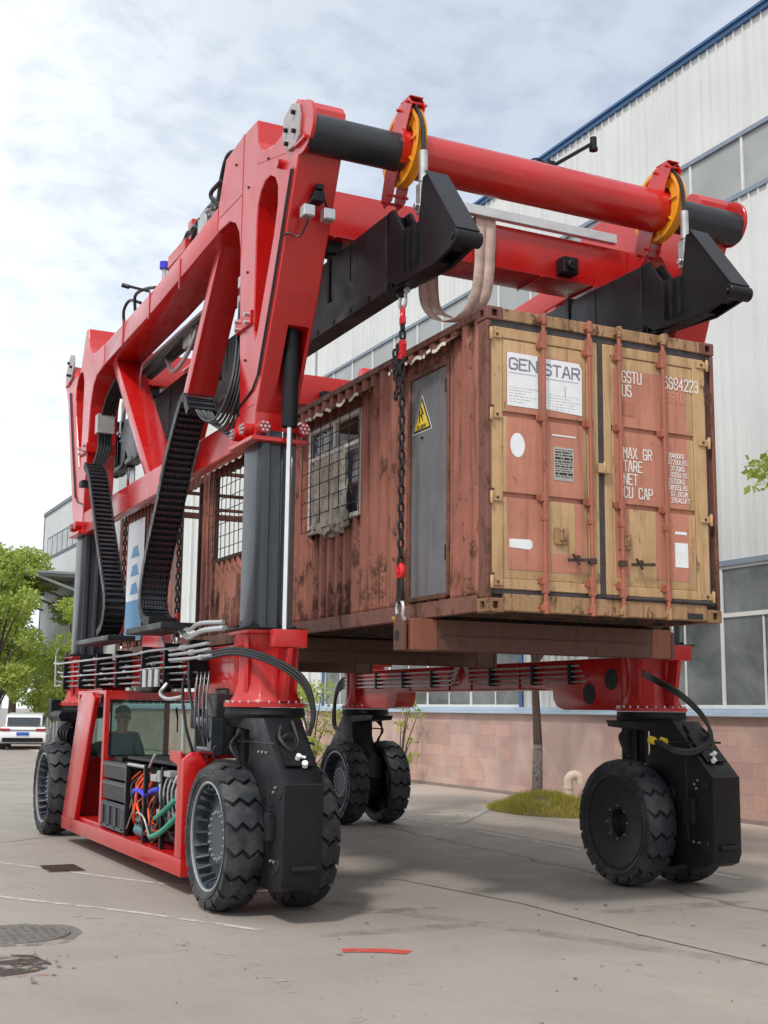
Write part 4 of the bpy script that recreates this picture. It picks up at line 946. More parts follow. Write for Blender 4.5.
# ================================================================== CONTAINER
ZB, ZT, CL, CW = 2.55, 5.141, 12.192, MX
CT = root('shipping_container', (CW / 2, CL / 2, ZB), 'long rusty salmon and ochre freight container with cut windows, hanging inside the carrier', 'container')
OPEN = [(.66, 1.44, 2.74, 4.84), (2.50, 3.86, 3.69, 4.80), (5.72, 7.08, 3.69, 4.80), (7.80, 8.62, 2.74, 4.82), (9.15, 10.1, 3.69, 4.80)]
def corr_wall(name, x_out, sg, openings, mat):
    """Pressed trapezoid side sheet with real openings; sg=+1: inner side is +x."""
    ys = [.16]; pts = []
    pitch = .278; y = .16; k = 0
    prof = [(0, 0), (.072, 0), (.096, .045), (.182, .045), (.206, 0)]
    def depth(y):
        t = (y - .16) % .206
        for (a, da), (b, db) in zip(prof, prof[1:]):
            if a <= t <= b: return da + (db - da) * (t - a) / (b - a)
        return 0
    y = .16
    while y < CL - .16:
        for a, _ in prof[:-1]:
            if y + a < CL - .16: ys.append(y + a)
        y += .206
    ys.append(CL - .16)
    for o in openings: ys += [o[0], o[1]]
    ys = sorted(set(round(v, 4) for v in ys))
    zs = sorted(set([2.69, 5.09] + [v for o in openings for v in o[2:]] ))
    mb = MB(); V = {}
    def vert(i, j):
        if (i, j) not in V: V[i, j] = mb.bm.verts.new((x_out + sg * (.012 + depth(ys[i])), ys[i], zs[j]))
        return V[i, j]
    for i in range(len(ys) - 1):
        for j in range(len(zs) - 1):
            cy, cz = (ys[i] + ys[i + 1]) / 2, (zs[j] + zs[j + 1]) / 2
            if any(o[0] < cy < o[1] and o[2] < cz < o[3] for o in openings): continue
            mb.bm.faces.new((vert(i, j), vert(i + 1, j), vert(i + 1, j + 1), vert(i, j + 1)))
    o = mb.build(name, mat, CT, smooth=20)
    md = o.modifiers.new('s', 'SOLIDIFY'); md.thickness = .004; md.offset = 0
    return o
corr_wall('side_wall', 0, 1, OPEN, SALM); corr_wall('side_wall', CW, -1, OPEN, SALM)
# far end wall, roof, floor, cross members
MB().box((.16, CL - .09, 5.03), (CW - .16, CL - .01, 5.13)).box((.16, CL - .09, 2.565), (CW - .16, CL - .01, 2.70)).build('end_frame', FRMR, CT, bevel=.006)
m = MB().box((.055, .1, 5.085), (CW - .055, 4.9, 5.098))
y = .3
while y < 4.7: m.prism([(y, 5.098), (y + .03, 5.118), (y + .12, 5.118), (y + .15, 5.098)], .12, CW - .12); y += .26
m.build('roof', FRMR, CT)
m = MB()
for y in (6.4, 8.2, 10.0, 11.4): m.box((.055, y, 5.07), (CW - .055, y + .05, 5.12))
m.build('roof_bow', FRMR, CT)
m = MB().box((.05, .05, 2.66), (CW - .05, CL - .05, 2.70)); m.build('floor', UND, CT)
m = MB(); y = .35
while y < CL - .3: m.box((.06, y, 2.565), (CW - .06, y + .045, 2.659)); y += .38
m.box((.75, .1, 2.60), (.85, 2.8, 2.655)).box((CW - .85, .1, 2.60), (CW - .75, 2.8, 2.655))
m.build('cross_member', UND, CT)
for x0, x1 in ((0, .055), (CW - .055, CW)):
    MB().box((x0, .18, 5.07), (x1, CL - .18, 5.135)).build('top_rail', FRMR, CT, bevel=.006)
    xx = x0 - .004 if x0 == 0 else x0
    MB().box((xx, .18, 2.56), (xx + .059, CL - .18, 2.70)).build('bottom_rail', RAIL, CT, bevel=.006)
MB().box((-.022, 5.0, 5.085), (-.006, 12.0, 5.135)).build('cream_rail_strip', CRM, CT)
# corner posts and castings
for x0, x1 in ((.0, .115), (CW - .115, CW)):
    inner = 1 if x0 == 0 else -1
    p = MB().prism([(x0 if inner > 0 else x1, .003), ((x0 if inner > 0 else x1) + inner * .042, .003), ((x0 if inner > 0 else x1) + inner * .042, .06), ((x0 if inner > 0 else x1) + inner * .115, .06), ((x0 if inner > 0 else x1) + inner * .115, .15), ((x0 if inner > 0 else x1), .15)], 2.67, 5.02, 'z')
    p.build('corner_post', FRMR, CT, bevel=.006)
    MB().box((x0, CL - .16, 2.67), (x1, CL - .003, 5.02)).build('corner_post', FRMR, CT, bevel=.01)
def casting(z0, mat):
    c = MB().box((-.004, -.004, z0), (.158, .174, z0 + .118)).build('corner_casting', mat, CT, bevel=.012, seg=2)
    boolean_cut(c, [((.045, -.1, z0 + .03), (.10, .14, z0 + .09)), ((-.1, .05, z0 + .028), (.13, .115, z0 + .092))])
    MB().box((.03, .03, z0 + .015), (.13, .14, z0 + .10)).build('casting_core', BLKP, c) if False else None
    return c
for z0, mat in ((2.55, rusty('rusty_casting', (.26, .145, .07), .6, .54, zboost=0)), (5.026, FRMR)):
    c = casting(z0, mat); c2 = mirror_mesh(c, 0, CT); mirror_mesh(c, 1, CT, at=CL / 2); mirror_mesh(c2, 1, CT, at=CL / 2)
# ---- door end
MB().box((.16, .0, 5.035), (CW - .16, .09, 5.138)).build('door_header', FRMY, CT, bevel=.006)
s_ = MB().box((.16, -.002, 2.565), (CW - .16, .10, 2.705)).build('door_sill', FRMY, CT, bevel=.006)
MB().box((2.05, -.010, 2.575), (2.22, -.003, 2.625)).build('sill_slot', BLKP, s_)
MB().box((.045, .018, 4.975), (CW - .045, .045, 5.034)).box((.045, .022, 2.70), (CW - .045, .05, 2.745)).box((1.135, .016, 2.72), (1.192, .045, 5.0)).box((2.335, .020, 2.72), (2.352, .05, 5.0)).cyl((1.17, -.008, 2.725), (2.34, -.008, 2.725), .016, 10).build('door_gasket', GASK, CT, bevel=.004)
def door(x0, x1, px0, px1, name='door'):
    d = MB().box((x0, .046, 2.745), (x1, .09, 4.975)).build('door', SALD, CT)
    # ochre frame bars and three pressed panels
    fr = MB().box((x0, .012, 2.745), (x0 + .115 if x0 < 1 else x0 + .08, .0455, 4.974)).box((x1 - .115 if x0 < 1 else x1 - .14, .012, 2.745), (x1, .0455, 4.974))
    a = x0 + (.115 if x0 < 1 else .08); b = x1 - (.115 if x0 < 1 else .14)
    fr.box((a, .012, 2.745), (b, .0455, 2.83)).box((a, .012, 4.88), (b, .0455, 4.974))
    fr.build('door_frame', OCH, d, bevel=.006)
    zz = (2.832, 3.515, 3.555, 4.205, 4.245, 4.878)
    for k in range(3):
        MB().box((a + .002, .020, zz[2 * k]), (b - .002, .0455, zz[2 * k + 1])).build('door_panel', OCH, d, bevel=.012, seg=2)
    # big salmon repaint, slightly proud of the pressed panels
    for k, (lo, hi) in enumerate(((2.91, 3.512), (3.558, 4.202), (4.248, 4.77))):
        polys = [[(px0, lo), (px1, lo), (px1, hi), (px0, hi)]]
        if k == 0:
            hx0, hx1 = (.62, .88) if x0 < 1 else (1.45, 1.74)
            polys = [[(px0, lo), (hx0, lo), (hx0, hi), (px0, hi)], [(hx1, lo), (px1, lo), (px1, hi), (hx1, hi)], [(hx0, lo), (hx1, lo), (hx1, 3.07), (hx0, 3.07)]]
            if x0 > 1: polys = [polys[0], polys[1]]
        mm = MB()
        for p in polys: mm.prism(p, .0168, .0197, 'y')
        mm.build('salmon_panel_paint', SALD, d)
    return d
dl = door(.045, 1.133, .20, .975); dr = door(1.194, 2.333, 1.30, 2.11)
for k, x in enumerate((.54, 1.015, 1.335, 1.82)):
    r = MB().cyl((x, -.035, 2.60), (x, -.035, 5.09), .0185, 12)
    rod = r.build('lock_rod', RODP, dl if k < 2 else dr)
    m = MB()
    for z in (2.60, 5.085): m.cbox((x, -.028, z), (.075, .06, .055)).cyl((x, -.04, z - .05), (x, -.04, z + .05), .028, 10)
    m.build('cam_keeper', RODP if k < 2 else FRMY, rod, bevel=.006)
    m = MB()
    for z in (2.83, 3.53, 4.22, 4.86): m.cbox((x, -.015, z), (.06, .068, .07)).cbox((x, .008, z), (.11, .010, .05))
    m.cbox((x, -.03, 4.90), (.05, .05, .16)).cbox((x, -.03, 3.36), (.048, .05, .05)).cbox((x, -.03, 2.78), (.048, .05, .12))
    m.build('rod_bracket', RODP, rod, bevel=.006)
for x0, x1, xr, d in ((.76, 1.02, 1.015, dl), (1.42, 1.68, 1.335, dr)):
    m = MB().bar((x0, -.04, 3.015), (x1, -.04, 3.03), .012, .028).bar((x0 + .05, -.045, 3.07), (x0 + .12, -.045, 2.98), .018, .02).cyl((x0 + .10, -.01, 3.04), (x0 + .10, -.06, 3.04), .022, 10)
    m.cbox((xr, -.035, 3.02), (.06, .06, .05))
    m.build('door_handle', RIRON, d, bevel=.003)
    m = MB().cbox((x0 + .0 - .03, .006, 3.22), (.13, .018, .14)).cbox((x0 - .03, -.012, 3.23), (.05, .03, .10)).tube([(x0 - .06, -.02, 3.27), (x0 - .02, -.035, 3.27), (x0 - .02, -.035, 3.19)], .01, 6)
    m.build('handle_catch', FRMY, d, bevel=.004)
for x, zs, d in ((.035, (4.90, 4.205, 3.50, 2.80), dl), (2.345, (4.92, 4.19, 3.48, 2.78), dr)):
    s_ = 1 if x < 1 else -1
    for z in zs:
        h = MB().cbox((x + s_ * .055, .003, z), (.11, .014, .062)).cyl((x, -.012, z - .055), (x, -.012, z + .055), .016, 8).build('hinge', OCH, d, bevel=.004)
        MB().cyl((x + s_ * .06, -.006, z), (x + s_ * .06, -.014, z), .012, 6).cyl((x, -.012, z + .055), (x, -.012, z + .07), .02, 8).build('hinge_pin', RIRON, h)
MB().cbox((1.165, -.018, 3.84), (.12, .03, .085)).cyl((1.165, -.03, 3.90), (1.165, -.03, 3.79), .015, 8).build('door_overlap_plate', OCH, dr, bevel=.006)
# stickers and lettering on the doors
def sheet(x0, x1, z0, z1, mat, name, par, y=.0135, poly=None): return MB().prism(poly or [(x0, z0), (x1, z0), (x1, z1), (x0, z1)], y, y + .002, 'y').build(name, mat, par)
sheet(.205, .512, 4.30, 4.765, WHT, 'white_sticker', dl); sheet(.568, .965, 4.30, 4.745, WHT, 'white_sticker', dl, poly=[(.568, 4.31), (.965, 4.29), (.968, 4.70), (.94, 4.755), (.568, 4.755)])
sheet(.512, .522, 4.30, 4.75, INK, 'sticker_edge', dl)
blocks('GEN', .092, .075, .228, .0125, 4.622, dl, INK, .017, .32, .015); blocks('STAR', .092, .075, .572, .0125, 4.612, dl, INK, .017, .30, .015)
m = MB()
random.seed(4)
m.box((.225, .0118, 4.585), (.50, .0128, 4.592)).box((.57, .0118, 4.575), (.93, .0128, 4.582)).box((.785, .0118, 4.43), (.797, .0128, 4.53))
for k in range(6):
    z = 4.46 - .025 * k; x = .225
    while x < .48 - .05 * (k % 3):
        w = random.uniform(.01, .05); m.box((x, .0118, z), (x + w, .0128, z + .004)); x += w + .012
    x = .62
    while x < .90 - .06 * (k % 2):
        w = random.uniform(.01, .05); m.box((x, .0118, z - .02), (x + w, .0128, z - .016)); x += w + .014
m.build('fine_print', simple('pale_ink', (.42, .43, .45), .6), dl)
sheet(0, 0, 0, 0, WHT, 'round_sticker', dl, poly=[(.305 + .072 * math.cos(a), 3.965 + .105 * math.sin(a)) for a in [k * math.pi / 12 for k in range(24)]])
sheet(.65, .895, 4.085, 4.097, WHT, 'white_strip', dl)
sheet(.22, .44, 3.095, 3.165, WHT, 'white_strip', dl, poly=[(.22, 3.095), (.42, 3.085), (.445, 3.11), (.445, 3.15), (.42, 3.17), (.22, 3.165)])
lb = sheet(.665, .87, 3.70, 3.99, simple('plate_grey', (.38, .37, .34), .5), 'data_plate', dl)
m = MB(); z = 3.97
while z > 3.73:
    x = .68
    h = random.choice((.006, .012, .02))
    while x < .85:
        w = random.uniform(.01, .08); m.box((x, .0118, z - h), (min(x + w, .858), .0128, z)); x += w + .010
    z -= h + .012
m.build('plate_print', BLKP, lb)
sheet(1.945, 2.09, 3.03, 3.25, WHT, 'square_sticker', dr); sheet(1.95, 2.08, 3.325, 3.350, WHT, 'white_strip', dr)
sheet(1.40, 1.53, 4.35, 4.48, simple('faded_patch', (.40, .15, .09), .6), 'faded_patch', dr)
blocks('GSTU', .100, .040, 1.398, .0125, 4.655, dr, LET, .012, .42); blocks('US', .100, .040, 1.398, .0125, 4.528, dr, LET, .012, .42)
blocks('6694223', .104, .041, 1.862, .0108, 4.656, dr, LET, .012, .42)
blocks('GSTU', .085, .040, 1.88, .0135, 4.535, dr, simple('ghost_letter', (.56, .27, .19), .6), .010)
for k, t_ in enumerate(('MAX GR', 'TARE', 'NET', 'CU CAP')): blocks(t_, .092, .038, 1.398, .0125, 3.968 - .118 * k, dr, LET, .011, .42)
for k, t_ in enumerate(('30480KG', '67200LBS', ' 3720KG', ' 8205LBS', '26760KG', '58995LBS', ' 67.8CUM', ' 2394CUFT')): blocks(t_, .042, .019, 1.890, .0125, 4.018 - .058 * k, dr, LET, .0062, .42)
# ---- side windows, doors, awnings
def awning(y0, y1, z, out=.16, par=None):
    mb = MB(); n = int((y1 - y0) / .035); rows = []
    for i in range(n + 1):
        y = y0 + (y1 - y0) * i / n; w = .016 * math.sin(i * .9)
        rows.append([mb.bm.verts.new((.03, y, z + .10 + w)), mb.bm.verts.new((-out, y, z - .01 + w + .012 * math.sin(i * .31)))])
    for A, B in zip(rows, rows[1:]): mb.bm.faces.new((A[0], A[1], B[1], B[0]))
    o = mb.build('awning', FRMR, CT if par is None else par, smooth=60); md = o.modifiers.new('s', 'SOLIDIFY'); md.thickness = .006
    # pale torn edge
    mb = MB()
    for i in range(0, n, 1):
        if random.random() < .75:
            y = y0 + (y1 - y0) * (i + .5) / n; mb.cbox((-out - .003, y, z - .018 + .016 * math.sin((i + .5) * .9)), (.006, .035, .03))
    mb.build('awning_edge', CRM, o)
    return o
def grille(y0, y1, z0, z1, x, w, ny, nz):
    m = MB()
    for i in range(ny + 1): y = y0 + (y1 - y0) * i / ny; m.tube([(x, y, z0), (x - .006, y, (z0 + z1) / 2), (x, y, z1)], .006, 5)
    for i in range(nz + 1): z = z0 + (z1 - z0) * i / nz; m.tube([(x - .008, y0, z), (x - .016, (y0 + y1) / 2, z - .008), (x - .008, y1, z)], .006, 5)
    return m.build('grille', RIRON, w)
def window(o, mesh_dir=-1):
    y0, y1, z0, z1 = o
    m = MB().box((.0, y0, z0), (.06, y0 + .045, z1)).box((.0, y1 - .045, z0), (.06, y1, z1)).box((.0, y0 + .045, z0), (.06, y1 - .045, z0 + .045)).box((.0, y0 + .045, z1 - .045), (.06, y1 - .045, z1)).box((.005, (y0 + y1) / 2 - .03, z0 + .045), (.055, (y0 + y1) / 2 + .03, z1 - .045)).box((.008, y0 + .045, z1 - .36), (.052, (y0 + y1) / 2 - .03, z1 - .32)).box((.008, (y0 + y1) / 2 + .03, z1 - .36), (.052, y1 - .045, z1 - .32))
    return m.build('window', WFR, CT, bevel=.005)
w1 = window(OPEN[1]); grille(OPEN[1][0] - .06, OPEN[1][1] + .08, 3.66, 4.80, -.035, w1, 6, 7)
MB().box((.03, 2.56, 3.75), (.034, 3.14, 4.40)).box((.03, 3.24, 4.48), (.034, 3.8, 4.74)).build('dark_pane', CARG, w1)
def cloth(y0, y1, z0, z1, x, sd, par):
    random.seed(sd); mb = MB(); ny, nz = 40, 26; rows = []
    for i in range(ny + 1):
        r = []; u = i / ny
        for j in range(nz + 1):
            v = j / nz; y = y0 + (y1 - y0) * (u + .10 * math.sin(3 * v + sd) * v); z = z1 + (z0 - z1) * v * (1 + .14 * math.sin(u * 11 + sd))
            d = .030 * math.sin(u * 21 + 2.6 * v + sd) * (.4 + v) + .012 * math.sin(u * 47 + 5 * v) + .03 * noise.noise((u * 3, v * 4, sd))
            r.append(mb.bm.verts.new((x + d * (.3 + v), y, z)))
        rows.append(r)
    for A, B in zip(rows, rows[1:]):
        for j in range(nz): mb.bm.faces.new((A[j], A[j + 1], B[j + 1], B[j]))
    o = mb.build('curtain', CLOTH, par, smooth=60, recalc=False); md = o.modifiers.new('s', 'SOLIDIFY'); md.thickness = .004
cloth(2.86, 3.70, 3.66, 4.52, .02, 2, w1); cloth(2.84, 3.30, 3.64, 4.42, -.012, 5, w1); cloth(2.78, 3.05, 3.60, 3.98, -.022, 9, w1); cloth(2.95, 3.72, 3.60, 3.84, -.022, 4, w1)
awning(2.22, 4.12, 4.86); awning(5.5, 7.35, 4.86); awning(.5, 1.62, 4.93, .12); awning(8.9, 11.9, 4.86)
w2 = MB().box((.0, 5.72, 3.66), (.05, 7.08, 3.70)).box((.0, 7.06, 3.70), (.05, 7.10, 4.80)).box((0, 5.70, 3.70), (.05, 5.74, 4.80)).build('window', RIRON, CT, bevel=.004)
grille(5.66, 7.2, 3.64, 4.78, -.04, w2, 9, 7)
w3 = window(OPEN[4]); MB().box((.03, 9.2, 3.75), (.034, 10.05, 4.75)).build('dark_pane', CARG, w3)
# far-side window leaves keep the view through
for o in (OPEN[1], OPEN[2], OPEN[4]):
    y0, y1, z0, z1 = o
    f = MB().box((CW - .05, y0, z0), (CW, y0 + .04, z1)).box((CW - .05, y1 - .04, z0), (CW, y1, z1)).box((CW - .05, y0 + .04, z0), (CW, y1 - .04, z0 + .04)).box((CW - .05, y0 + .04, z1 - .04), (CW, y1 - .04, z1)).box((CW - .045, (y0 + y1) / 2 - .02, z0 + .04), (CW - .005, (y0 + y1) / 2 + .02, z1 - .04)).build('window', WFR, CT, bevel=.004)
# inner lining seen through openings
MB().box((.35, 7.82, 2.71), (.9, 8.4, 3.55)).box((1.2, 7.3, 2.71), (1.7, 8.6, 3.3)).build('inner_cabinet', simple('cabinet_wood', (.42, .25, .09), .5), CT, bevel=.01)
gd = MB().box((.018, .70, 2.76), (.055, 1.40, 4.80)).build('side_door', GRYD, CT, bevel=.004)
fr = MB().box((-.004, .655, 2.735), (.07, .70, 4.85)).box((-.004, 1.40, 2.735), (.07, 1.45, 4.85)).box((-.004, .70, 4.802), (.07, 1.40, 4.85)).box((-.004, .70, 2.72), (.07, 1.40, 2.757)).build('side_door_frame', FRMR, CT, bevel=.004)
MB().cyl((.008, .72, 4.55), (.008, .72, 4.68), .012, 8).cyl((.008, .72, 3.05), (.008, .72, 3.18), .012, 8).cyl((.017, 1.18, 4.22), (.0, 1.18, 4.22), .012, 8).build('door_hardware', BLK, gd)
tr = [(1.01, 4.285), (1.37, 4.285), (1.19, 4.61)]
sg_ = MB().prism(tr, .0140, .0175).build('warning_sign', BLKP, gd)
def inset(tr, f):
    cy = sum(p[0] for p in tr) / 3; cz = sum(p[1] for p in tr) / 3; return [(cy + (p[0] - cy) * f, cz + (p[1] - cz) * f) for p in tr]
MB().prism(inset(tr, 1.07), .0155, .0172).build('sign_edge', WHT, sg_)
MB().prism(inset(tr, .80), .0118, .0138).build('sign_face', SYEL, sg_)
MB().prism([(1.20, 4.52), (1.15, 4.44), (1.185, 4.44), (1.16, 4.36), (1.225, 4.45), (1.19, 4.45), (1.22, 4.52)], .0100, .0116).cyl((.0100, 1.235, 4.47), (.0116, 1.235, 4.47), .018, 10).box((.0100, 1.225, 4.37), (.0116, 1.245, 4.45)).build('bolt_symbol', BLKP, sg_)
text('当心触电', .047, (.0112, 1.292, 4.312), sg_, BLKP, face='x', xs=1., name='sign_lettering')
gd2 = MB().box((.02, 8.64, 2.72), (.05, 9.1, 4.8)).build('side_door', GRYD, CT, bevel=.004)
MB().box((.0, 7.76, 2.72), (.07, 7.80, 4.84)).build('side_door_frame', RIRON, CT)
bn = MB().box((-.012, 10.55, 2.80), (-.006, 11.55, 4.75)).build('banner', WHT, CT)
m = MB().box((-.015, 10.56, 2.81), (-.0125, 11.54, 3.45))
for k in range(3): m.prism([(10.8, 3.55 + k * .3), (11.3, 3.55 + k * .3), (11.2, 3.72 + k * .3), (10.95, 3.74 + k * .3)], -.015, -.0125)
m.build('banner_print', BLUESHEET, bn)

# ================================================================== LIFTING GEAR
def shackle(c, up=True, m=None, s=1.):
    """bow shackle with its pin along x at the bottom (up) end"""
    mb = m or MB(); x, y, z = c; k = 1 if up else -1
    pts = [(x, y - .045 * s, z), (x, y - .055 * s, z + k * .05 * s), (x, y - .062 * s, z + k * .09 * s), (x, y - .04 * s, z + k * .135 * s), (x, y, z + k * .150 * s), (x, y + .04 * s, z + k * .135 * s), (x, y + .062 * s, z + k * .09 * s), (x, y + .055 * s, z + k * .05 * s), (x, y + .045 * s, z)]
    mb.tube(pts, .016 * s, 8, smooth=4); return mb
def link(mb, c, h, w, r, ax):
    x, y, z = c; P = []
    for k in range(17):
        a = 2 * math.pi * k / 16; u = math.cos(a) * (w / 2 - r); v = math.sin(a); v = (math.copysign(h / 2 - w / 2, v) if abs(v) > .01 else 0) + v * (w / 2 - r)
        P.append((x + (u if ax == 'x' else 0), y + (u if ax == 'y' else 0), z + v))
    mb.tube(P, r, 7)
CHG = 'lifting chains between the hoist beams and the lifting beams'
def chain(x, y, label, bunch):
    t = root('lifting_chain', (x, y, 2.52), label, 'chain', CHG)
    sh = shackle((x, y, 5.535), False).build('shackle', GAL, t)
    MB().cyl((x, y - .085, 5.535), (x, y + .085, 5.535), .020, 10).cyl((x, y - .1, 5.535), (x, y - .07, 5.535), .03, 8).build('shackle_pin', GAL, sh)
    m = MB(); link(m, (x, y, 5.345), .15, .07, .017, 'y'); m.cbox((x, y, 5.27), (.04, .06, .07)); m.cbox((x, y, 5.02), (.05, .065, .12)).prism([(y - .05, 5.04), (y + .04, 5.08), (y + .05, 4.92), (y - .02, 4.90)], x - .02, x + .02)
    m.build('grab_hook', HRED, t, bevel=.006)
    m = MB(); z = 5.215; k = 0
    while z > 3.00:
        if not (4.93 < z < 5.10): link(m, (x, y, z), .108, .072, .0135, 'x' if k % 2 else 'y')
        z -= .080; k += 1
    if bunch:
        for q in range(9): link(m, (x + .02 * (q % 2) - .02, y + .05 + .018 * (q % 3), 5.02 - .055 * q), .10, .07, .013, 'x' if q % 2 else 'y')
        for q in range(4): link(m, (x - .02, y + .10, 4.98 - .07 * q), .10, .07, .013, 'y' if q % 2 else 'x')
    m.build('chain_links', CHN, t)
    m = MB(); m.torus((x, y, 2.965), .045, .026, 'x', 14, 8, 1.15); m.cbox((x, y, 2.93), (.05, .05, .05)).cyl((x - .035, y, 2.96), (x + .035, y, 2.96), .03, 12)
    m.build('coupling_link', HRED, t)
    m = MB(); link(m, (x, y, 2.80), .26, .105, .022, 'y'); m.build('master_link', CHN, t)
    b = shackle((x, y, 2.545), True, s=1.05).build('shackle', GAL, t)
    MB().cyl((x, y - .085, 2.545), (x, y + .085, 2.545), .020, 10).build('shackle_pin', GAL, b)
    MB().cyl((x, y + .075, 2.545), (x, y + .105, 2.545), .034, 8).build('pin_nut', BRS, b)
YS = (1.08, 4.4, 7.85, 2 * YC - 1.08)
desc = (('in front of the grey side door, nearest the camera', True), ('behind the near left mast', False), ('beside the dark doorway of the container', False), ('at the far end of the container', False))
chain(XB, YS[0], 'black chain with red links hanging in front of the grey side door', True)
chain(XB, YS[1], 'black chain beside the container, hidden behind the near left mast', False)
chain(XB, YS[2], 'black chain with red link hanging beside the dark doorway behind the energy chains', False)
chain(XB, YS[3], 'black chain hanging at the far left end of the container, near the banner', False)
chain(MX - XB, YS[0], 'lifting chain whose shackle shows above the right door of the container', False)
LBG = 'steel lifting beams slung under the container'
def lifting_beam(y, label, first=False):
    t = root('lifting_beam', (MX / 2, y, 2.28), label, 'beam', LBG)
    a_, b_ = .06, 2.40
    c = MB().box((a_, y - .125, 2.275), (b_, y - .10, 2.545)).box((a_, y + .10, 2.275), (b_, y + .125, 2.545)).box((a_, y - .1, 2.30), (b_, y + .1, 2.32)).box((a_, y - .1, 2.52), (b_, y + .1, 2.54)).box((a_, y - .135, 2.395), (b_, y - .126, 2.405)).build('beam_body', LBM, t, bevel=.003)
    for x0, x1 in ((-.20, a_ - .002), (b_ + .002, MX + .20)): MB().box((x0, y - .128, 2.27), (x1, y + .128, 2.547)).build('beam_end', LBO if first else LBM, t, bevel=.008)
    for x0, x1, cx in ((-.36, -.204, XB), (MX + .204, MX + .36, MX - XB)):
        l = MB().prism([(y - .09, 2.27), (y + .09, 2.27), (y + .09, 2.50), (y + .05, 2.59), (y - .05, 2.59), (y - .09, 2.50)], cx - .02, cx + .02).box((min(cx, MX / 2 + math.copysign(1.42, cx - 1)), y - .02, 2.30), (max(cx, MX / 2 + math.copysign(1.42, cx - 1)), y + .02, 2.50)).build('lifting_lug', LBM, t, bevel=.004)
        MB().cyl((cx - .0215, y + .02, 2.40), (cx + .0215, y + .02, 2.40), .05, 16).build('lug_hole', BLKP, l)
lifting_beam(YS[0], 'brown steel beam with orange ends under the door end of the container', True)
lifting_beam(YS[1], 'dark steel beam under the container, second from its door end')
lifting_beam(YS[2], 'steel beam under the container, third from its door end')
lifting_beam(YS[3], 'steel beam under the far end of the container')
def sling(x, label, dz):
    mb = MB(); w = .062; P = []
    base = [(2.335, 6.6), (2.33, 7.0), (2.42, 7.012), (2.80, 7.012), (2.885, 6.98), (2.89, 6.5), (2.87, 6.15), (2.76, 5.98 - dz), (2.60, 5.92 - dz), (2.46, 5.99 - dz), (2.37, 6.2)]
    Q = spline([(0, a, b) for a, b in base + base[:1]], 6)
    rows = []
    for i, q in enumerate(Q[:-1]):
        xo = x + .008 * math.sin(i * .22) - .40 * (q[1] - 2.33) / .56 * min(1., max(0., (7.0 - q[2]) / .7 + .35))
        rows.append([mb.bm.verts.new((xo - w, q[1], q[2])), mb.bm.verts.new((xo, q[1] + .004, q[2] - .004)), mb.bm.verts.new((xo + w, q[1], q[2]))])
    for A, B in zip(rows, rows[1:] + rows[:1]):
        for j in range(2): mb.bm.faces.new((A[j], A[j + 1], B[j + 1], B[j]))
    o = mb.build('lifting_sling', WEB, None, smooth=60, origin=(x, 2.6, 6.0)); md = o.modifiers.new('s', 'SOLIDIFY'); md.thickness = .009; md.offset = 0
    tag(o, label, 'sling', 'web slings hanging on the red cross beam')
sling(1.31, 'pinkish web sling looped over the red cross beam, left of the pair', .02); sling(1.435, 'pinkish web sling looped over the red cross beam, right of the pair', -.03)
o = MB().box((.80, 2.27, 7.018), (3.08, 2.345, 7.125)).build('metal_bar', ALU, None, bevel=.004, origin=(1.8, 2.37, 7.0)); tag(o, 'long silver metal bar lying on the red cross beam above the slings', 'bar')

